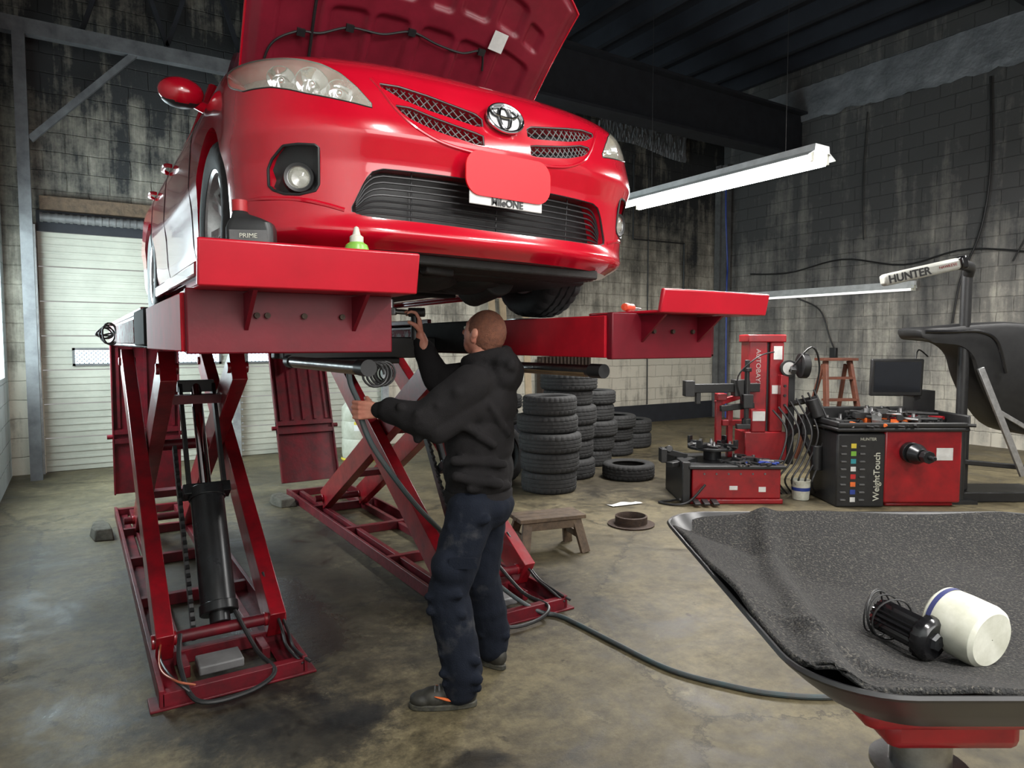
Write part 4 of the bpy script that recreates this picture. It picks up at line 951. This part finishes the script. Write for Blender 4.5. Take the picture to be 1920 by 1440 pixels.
# ------------------------------------------------------------------ TIRE CHANGER
tc=top('tire_changer',W(2.2,7.05,0),YAW,'red tire changer with tall column and tools on table','tire changer')
fin(MB().bb(-.42,.46,-.36,.35,.05,.35).bb(-.44,.48,-.38,.37,.0,.05),'cabinet',REDM,tc,bev=.012)
fin(MB().bb(-.46,.50,-.40,.40,.35,.385),'cabinet_top',BLK,tc,bev=.01)
fin(MB().bb(-.52,-.44,-.38,.36,.0,.42),'side_guard',BLK,tc,bev=.01)
bo=MB()
for i in range(6): bo.cyl((-.3+i*.12,-.361,.30),(-.3+i*.12,-.368,.30),.010,seg=10)
fins(bo,'bolt',GREY,tc)
tt=MB(); tt.cyl((-.12,.0,.385),(-.12,.0,.50),.09); tt.cyl((-.12,.0,.50),(-.12,.0,.525),.25,seg=40)
for i in range(4):
    a=pi/4+i*pi/2; tt.box((-.12+.2*math.cos(a),.2*math.sin(a),.545),(.12,.05,.04),(0,0,a)); tt.box((-.12+.26*math.cos(a),.26*math.sin(a),.57),(.03,.06,.08),(0,0,a))
fin(tt,'turntable',CYLM,tc,'dark steel clamping turntable',bev=.004)
fin(MB().bb(.28,.47,.10,.36,.36,1.66).bb(.24,.68,.06,.40,.36,.66).bb(.26,.66,.08,.38,1.60,1.68).bb(.30,.45,.05,.10,.66,.9),'column',REDM,tc,bev=.01)
fin(MB().bb(.50,.64,.09,.36,.66,1.60),'column_box',REDM,tc,bev=.01)
fin(MB().bb(.47,.50,.14,.34,.6,1.60),'column_seam',BLK,tc)
text('AUTOBAY34',.075,Matrix.Translation((.375,.098,1.32))@Matrix.Rotation(pi/2,4,'X')@Matrix.Rotation(-pi/2,4,'Z')@Matrix.Diagonal((1,.9,1,1)),'column_lettering',mat('faded_lettering',(.5,.42,.40),.6),tc)
for (x0,x1,y0,z0,z1) in((.53,.62,.084,1.42,1.56),(.52,.58,.084,1.06,1.15),(-.05,.03,-.366,.14,.18),(.24,.31,-.366,.12,.17),(.31,.44,.044,.78,.88)): fin(MB().bb(x0,x1,y0,y0+.006,z0,z1),'warning_label',PAPER,tc)
ar=MB(); ar.beam((.36,.05,1.13),(-.42,-.1,1.13),.09,.09,(0,1,0)); ar.box((-.40,-.1,1.13),(.10,.12,.16)); ar.box((.16,0,1.13),(.16,.14,.17))
ar.cyl((.2,-.08,.80),(.2,-.08,1.42),.025); ar.cyl((.2,-.08,.74),(.2,-.08,.82),.045); ar.box((.16,-.10,.74),(.14,.06,.05)); ar.beam((.30,.0,.95),(-.06,-.06,.92),.05,.06,(0,1,0))
ar.cyl((.2,-.08,1.30),(.2,-.08,1.34),.045); ar.box((.2,-.08,1.0),(.10,.12,.14)); ar.box((-.3,-.08,1.04),(.05,.05,.14))
fin(ar,'mount_arm',BLK,tc,bev=.006)
fin(MB().bb(-.04,.02,.15,.21,.385,1.05).beam((-.04,.18,.95),(.3,.2,1.05),.05,.06,(0,1,0)).box((-.01,.1,1.03),(.1,.12,.07)).bb(.08,.13,.12,.2,.385,.9).beam((.02,.15,.75),(.3,.15,.75),.06,.06,(0,1,0)),'red_support',REDM,tc,bev=.006)
go=fin(MB().cyl((.66,.04,1.33),(.66,.0,1.33),.085,seg=28),'pressure_gauge',BLK,tc)
fin(MB().cyl((.66,-.001,1.33),(.66,-.004,1.33),.066,seg=28),'gauge_face',PAPER,go)
fin(MB().beam((.66,-.006,1.30),(.69,-.006,1.36),.004,.006,(0,1,0)),'gauge_needle',REDM,go)
hl_=MB(); hl_.beam((.76,.2,.3),(.76,.2,1.4),.07,.07); hl_.beam((.76,.2,1.38),(.66,-.12,1.3),.05,.05); hl_.cyl((.76,-.02,1.36),(.83,-.02,1.36),.13,seg=24); hl_.beam((.70,.05,.62),(.90,-.1,.95),.05,.06)
hl_.cyl((.86,-.1,1.02),(.92,-.12,.84),.06); hl_.beam((.7,.1,.95),(.95,-.02,1.02),.05,.05); hl_.box((.84,.0,.75),(.12,.14,.2)); hl_.beam((.8,.05,.75),(.9,-.15,.35),.05,.05); hl_.cyl((.9,-.15,.3),(.9,-.15,.55),.055)
fin(hl_,'assist_arm',BLK,tc,'black bead-press assist arm',bev=.006)
fin(MB().bb(.58,.66,.0,.09,.86,1.26),'control_box',REDM,tc,bev=.006)
bt=MB()
for i in range(3): bt.cyl((.62,-.001,.95+i*.1),(.62,-.015,.95+i*.1),.014,seg=10)
fins(bt,'button',BLK,tc)
cc=MB()
for k in range(8):
    x=.5+.06*k; cc.tube([(x,.0,.9+.03*k),(x+.1,-.12-.01*k,.7),(x+.02,-.16,.4),(x-.1,-.1-.02*k,.2),(x+.05,.0,.02)],.010,6,sm=6)
cc.tube([(.66,0,1.3),(.84,-.1,1.55),(.95,-.05,1.35),(.92,0,1.0),(.82,-.05,.6)],.010,6,sm=6)
cc.tube([(.5,-.0,1.5),(.3,-.1,1.45),(.1,-.1,1.25),(.15,-.1,1.0)],.008,6,sm=6)
cc.tube([(-.3,-.40,.2),(-.46,-.45,.05),(-.6,-.46,.015),(-.74,-.34,.015),(-.6,-.28,.015),(-.55,-.42,.06)],.012,6,sm=8)
fins(cc,'air_line',BLK,tc)
fin(MB().beam((-.40,-.05,.42),(-.68,-.1,.50),.05,.06,(0,1,0)).cyl((-.60,-.16,.52),(-.60,.0,.48),.035).beam((-.33,-.1,.40),(-.62,-.25,.37),.10,.05,(0,1,0)).box((-.66,-.12,.45),(.06,.14,.14)),'bead_breaker',BLK,tc,bev=.006)
for i in range(3): fin(MB().box((-.40+i*.09,-.46,.04),(.06,.13,.02),(.15,0,0)),'pedal',BLK,tc,bev=.004)
random.seed(11)
def tools(parent_loc,rz,ext,z,n,group,mats,sc_=1.25):
    for i in range(n):
        x=random.uniform(*ext[0]); y=random.uniform(*ext[1]); a=random.uniform(0,pi)
        M=Matrix.Translation(parent_loc)@Matrix.Rotation(rz,4,'Z')
        p=M@V((x,y,z)); k=random.choice(['wrench','pliers','socket','hammer','weight_box','pliers','hammer'])
        m_=MB(); c=random.choice(mats)
        if k=='wrench':
            m_.box((0,0,.006),(.16,.014,.008)); m_.cyl((.085,0,.0),(.085,0,.012),.016,seg=6); m_.prism([(-.07,-.008),(-.10,-.018),(-.11,-.006),(-.09,0),(-.11,.006),(-.10,.018),(-.07,.008)],0,.012); c=STEEL; lab='steel wrench lying among tools'
        elif k=='pliers':
            m_.tube([(-.1,-.03,.01),(-.04,-.02,.01),(0,0,.01),(.05,.006,.01)],.008,8,sm=4); m_.tube([(-.1,.03,.01),(-.04,.02,.01),(0,0,.01),(.05,-.006,.01)],.008,8,sm=4); lab='pliers lying among tools'
        elif k=='socket':
            m_.lathe([(.001,0),(.016,0),(.017,.02),(.013,.03),(.013,.05),(.001,.05)],14); c=STEEL; lab='steel socket standing among tools'
        elif k=='hammer':
            m_.tube([(-.13,0,.016),(-.03,0,.014),(.1,0,.016)],.012,8,sm=3); m_.box((.10,0,.022),(.035,.10,.035)); lab='hammer lying among tools'
        else:
            m_.box((0,0,.018),(.09,.06,.036)); m_.box((0,0,.039),(.094,.064,.008)); lab='small box of wheel weights'
        o=solo(m_,k,c,lab,k.replace('_',' '),group=group,loc=p,rot=(0,0,a),bev=0); o.scale=(sc_,)*3
tools(W(2.2,7.05,0),YAW,((-.02,.44),(-.36,-.05)),.386,22,'tools on tire changer table',[BLK,BLUE,STEEL,BLK])
tools(W(2.2,7.05,0),YAW,((-.32,.06),(-.18,.12)),.527,10,'tools on tire changer table',[BLK,STEEL,BLK])
# ------------------------------------------------------------------ BALANCER
wb=top('wheel_balancer',W(3.80,6.85,0),YAW,'red wheel balancer with black weight tray, monitor and guard hood','wheel balancer')
fin(MB().bb(-.20,.55,-.30,.38,.04,.76).bb(-.16,.51,-.26,.34,0,.04),'cabinet',REDM,wb,bev=.02)
fin(MB().bb(-.66,-.19,-.30,.30,.0,.72),'weight_cabinet',BLK,wb,bev=.015)
cols=[YELL,GREEN,mat('teal',(.03,.3,.35),.5),PAPER,mat('red_label',(.5,.02,.02),.5),ORANGE,BLUE,PAPER]
for i in range(8):
    fin(MB().box((-.50,-.302,.60-i*.075),(.05,.004,.045)),'weight_label',cols[i],wb,'coloured square label')
k=MB()
for i in range(8):
    for x in(-.60,-.42): k.box((x,-.31,.60-i*.075),(.05,.025,.012))
fins(k,'weight_clip',GREY,wb)
text('WeightTouch',.085,Matrix.Translation((-.27,-.303,.30))@Matrix.Rotation(pi/2,4,'X')@Matrix.Rotation(pi/2,4,'Z'),'side_lettering',WHITE,wb,bold=.001)
text('HUNTER',.04,Matrix.Translation((-.36,-.303,.665))@Matrix.Rotation(pi/2,4,'X'),'maker_lettering',WHITE,wb)
b=MB(); b.bb(-.68,.60,-.34,.40,.74,.78); b.bb(-.68,.60,-.34,-.31,.78,.83); b.bb(-.68,.60,.37,.40,.78,.92); b.bb(-.68,-.65,-.34,.40,.78,.84); b.bb(.57,.60,-.34,.40,.78,.90); b.bb(.0,.03,-.34,.4,.78,.83)
fin(b,'weight_tray',BLK,wb,bev=.015)
sp=MB(); 
sp.cyl((.04,-.30,.54),(.04,-.36,.54),.10,seg=32); sp.cyl((.04,-.36,.54),(.04,-.70,.54),.02,seg=20); sp.cyl((.04,-.42,.54),(.04,-.52,.54),.10,.06,28); sp.cyl((.04,-.55,.54),(.04,-.62,.54),.06,.06,8)
fin(sp,'spindle',CYLM,wb,'dark steel spindle shaft with cone and nut',bev=.004)
fin(MB().bb(.3,.46,-.304,-.30,.46,.58),'warning_label',PAPER,wb)
moo=fin(MB().box((.14,.15,1.24),(.52,.05,.38),(.05,0,-.05)).box((.20,.20,1.22),(.30,.06,.25)),'monitor',BLK,wb,'dark flat monitor',bev=.012)
fin(MB().box((.138,.122,1.245),(.46,.006,.31),(.05,0,-.05)),'screen',SCREEN,moo)
fin(MB().beam((.36,.25,1.1),(.46,.3,.88),.14,.06,(0,1,0)).bb(.36,.58,.2,.40,.85,1.10).tube([(.36,.2,1.4),(.42,.25,1.52),(.55,.3,1.45)],.008,8,sm=6).bb(.3,.42,.18,.24,1.15,1.3),'monitor_mount',BLK,wb,bev=.01)
gpoly=[(.20,1.74),(.21,1.65),(.36,1.63),(.54,1.60),(.68,1.48),(.76,1.25),(.92,.95),(1.15,.72),(1.55,.70),(1.70,1.10),(1.62,1.5),(1.40,1.74),(1.10,1.80),(.78,1.79),(.45,1.76)]
gp=[(a.x,a.y) for a in catmull([V((x,z,0)) for x,z in gpoly],4,True)]
gh=MB(); cx_,cz_=1.15,1.2
gh.loft([[V((cx_+(x-cx_)*k_,y_,cz_+(z-cz_)*k_)) for x,z in gp] for y_,k_ in((.26,.97),(.22,1.0),(-.08,1.0),(-.14,.97),(-.16,.90))])
fin(gh,'guard_hood',BLK,wb,'large black curved wheel guard')
fin(MB().tube([(.24,-.15,1.70),(.48,-.19,1.70),(.75,-.19,1.70),(.92,-.19,1.6),(1.02,-.19,1.3)],.018,8,sm=6),'hood_tube',BLKG,wb)
fins(MB().beam((.74,-.23,1.35),(1.18,-.26,.30),.03,.06,(0,1,0)).beam((.9,-.22,.95),(1.3,-.22,.72),.025,.04,(0,1,0)),'strut',ALU,wb,bev=.003)
fin(MB().bb(.58,1.6,-.1,.35,.0,.10).bb(.75,.82,0,.1,.1,.75).beam((.58,-.1,.42),(1.3,-.15,.36),.05,.05,(0,1,0)),'hood_bracket',BLK,wb,bev=.01)
tools(W(3.80,6.85,0),YAW,((-.60,.52),(-.28,.33)),.782,44,'tools on balancer tray',[BLK,BLK,BLK,STEEL,ORANGE],1.4)
tools(W(3.80,6.85,0),YAW,((-.3,.45),(-.2,.3)),.83,30,'tools on balancer tray',[BLK,BLK,BLK,STEEL,REDM],1.4)
tools(W(3.80,6.85,0),YAW,((-.25,.35),(-.1,.25)),.875,20,'tools on balancer tray',[BLK,BLK,BLK,STEEL],1.4)
ap=top('alignment_sensor_stand',W(4.46,6.45,0),YAW,'black post with pale alignment sensor bar','sensor stand')
fin(MB().tube([(0,.3,.0),(0,.3,2.15),(0,.28,2.26),(-.05,.2,2.33),(-.32,.02,2.33)],.05,12,sm=5).bb(-.13,.13,.2,.4,0,.03),'post',BLK,ap)
p1=V((-1.02,-.05,2.17)); p2=V((-.32,-.05,2.33)); d=(p2-p1).normalized()
bo=fin(MB().beam(p1,p2,.12,.11,(0,1,0)),'sensor_bar',mat('sensor_bar_paint',(.45,.45,.41),.4),ap,'pale grey sensor bar',bev=.03)
fin(MB().beam(p2-d*.01,p2+d*.06,.135,.125,(0,1,0)),'end_cap',BLKG,bo,bev=.02)
ang=math.atan2(d.z,d.x)
text('HUNTER',.10,Matrix.Translation((-.80,-.114,2.215))@Matrix.Rotation(-ang,4,'Y')@Matrix.Rotation(pi/2,4,'X'),'bar_lettering',BLK,bo,bold=.003)
text('HAWKEYE',.036,Matrix.Translation((-.45,-.114,2.30))@Matrix.Rotation(-ang,4,'Y')@Matrix.Rotation(pi/2,4,'X'),'model_lettering',REDM,bo)
# ------------------------------------------------------------------ OIL DRAIN TRAY
ot=top('drain_tray',W(.93,1.43,0),YAW,'large black drain tray with grey absorbent mat on red pedestal','drain tray')
def rrect(x0,x1,y0,y1,z,r,n=10):
    o=[]
    for cx,cy,s0 in((x1-r,y1-r,0),(x0+r,y1-r,1),(x0+r,y0+r,2),(x1-r,y0+r,3)):
        for k in range(n): th=pi/2*(s0+k/(n-1)); o.append(V((cx+r*math.cos(th),cy+r*math.sin(th),z)))
    return o
def dense(ring):
    out=[]; n=len(ring)
    for i in range(n):
        a,b_=ring[i],ring[(i+1)%n]; m=max(1,int((b_-a).length/.04))
        for j in range(m): out.append(a+(b_-a)*j/m)
    return out
base=dense(rrect(-.50,.62,-.50,.55,0,.14))
def sc(k,z,cx=.02,cy=-.02): return [V((cx+(p.x-cx)*k,cy+(p.y-cy)*k,z)) for p in base]
sh=MB(); sh.loft([sc(1.0,1.094),sc(1.006,1.099),sc(1.0,1.104),sc(.991,1.103),sc(.97,1.088),sc(.90,1.052),sc(.70,.985),sc(.30,.968),sc(.28,.955),sc(.62,.965),sc(.82,1.010),sc(.91,1.050),sc(.980,1.084),sc(1.0,1.094)],caps=False)
fin(sh,'tray_shell',TRAYB,ot,'black moulded plastic tray')
def matz(x,y):
    e=max(abs(x-.06)/.56,abs(y-.02)/.525); z=.990+.110*e**2.6
    z+=.008*math.sin(x*9+y*5)+.005*math.sin(y*17-x*6)
    fold=math.exp(-((x+.36-.25*(y+.1))/.03)**2); z+=.030*fold*(1 if y<.40 else .5)
    f2=math.exp(-((x+.30+.6*(y+.42))/.02)**2)*math.exp(-((y+.30)/.12)**2); z+=.02*f2
    return z
def mp_(u,v):
    x=-.49+u*1.1; y=-.48+v*1.01
    r=.13
    cx=min(max(x,-.49+r),.61-r); cy=min(max(y,-.48+r),.53-r); dx,dy=x-cx,y-cy; l=math.hypot(dx,dy)
    if l>r: x,y=cx+dx/l*r,cy+dy/l*r
    return V((x,y,matz(x,y)+.008))
mt=MB(); mt.grid(mp_,110,100)
mo_=fin(mt,'absorbent_mat',MATF,ot,'speckled dirty grey absorbent mat',sharp=80)
sm2=mo_.modifiers.new('s','SOLIDIFY'); sm2.thickness=.010; sm2.offset=0
fin(MB().box((-.02,-.08,.925),(.55,.34,.05)).box((-.10,-.10,.87),(.25,.2,.07)),'support_bracket',REDM,ot,bev=.02)
pc=MB(); pc.cyl((-.12,-.12,.0),(-.12,-.12,.84),.035,seg=28); pc.cyl((-.12,-.12,.76),(-.12,-.12,.84),.055,seg=28); pc.cyl((-.12,-.12,.755),(-.12,-.12,.765),.09,seg=32)
fin(pc,'pedestal_pole',STEEL,ot)
fin(MB().cyl((-.12,-.12,.03),(-.12,-.12,.12),.05,.04).box((-.12,-.12,.025),(.5,.5,.05)),'pedestal_base',REDM,ot,bev=.01)
def onmat(x,y,off=0): return W(.93+x,1.43+y,matz(x,y)+off)
RX=Matrix.Rotation(-pi/2,4,'Y'); TH=YAW-math.radians(62)
fc=top('oil_filter',onmat(-.140,-.19,.052),TH,'black cartridge oil filter lying in tray','oil filter')
fin(MB().lathe([(.001,0),(.034,0),(.041,.006),(.043,.012),(.043,.026),(.038,.030),(.032,.032),(.032,.11),(.028,.12),(.001,.12)],40,RX,mod=lambda i,j:(-.004 if 4<=j<=8 and i%2 else 0)),'filter_body',BLKG,fc)
fin(MB().lathe([(.001,-.006),(.015,-.006),(.018,0),(.001,0)],6,RX),'filter_nut',CYLM,fc)
for i in range(4): fin(MB().tube([(-.09-.014*i+.012*math.cos(a+i),.042*math.cos(a),.042*math.sin(a)) for a in[2*pi*k/24 for k in range(24)]],.0018,6,closed=True),'cage_ring',BLK,fc)
cp=top('plastic_tub',onmat(-.058,-.22,.062),TH,'white plastic tub with blue printed rim lying in tray','tub')
fin(MB().lathe([(.001,0),(.050,.0),(.057,.006),(.060,.016),(.060,.06),(.058,.095),(.050,.102),(.001,.102)],44,RX),'tub_body',WHITE,cp)
fin(MB().lathe([(.0600,.080),(.0592,.090)],44,RX),'tub_stripe',NAVY,cp)
cp.rotation_euler=(0,math.radians(6),TH-.12)
fc.rotation_euler=(0,math.radians(6),TH-.05)
# ------------------------------------------------------------------ camera / world
cd=bpy.data.cameras.new('camera'); cd.lens=24; cd.sensor_width=36; cd.clip_start=.05
co=bpy.data.objects.new('camera',cd); COL.objects.link(co); co.location=(0,0,1.6); co.rotation_euler=(math.radians(86.5),0,YAW); scene.camera=co
w=bpy.data.worlds.new('w'); scene.world=w; w.use_nodes=True; w.node_tree.nodes['Background'].inputs[0].default_value=(.92,.9,.87,1); w.node_tree.nodes['Background'].inputs[1].default_value=.32
scene.view_settings.view_transform='Standard'; scene.view_settings.exposure=0.34
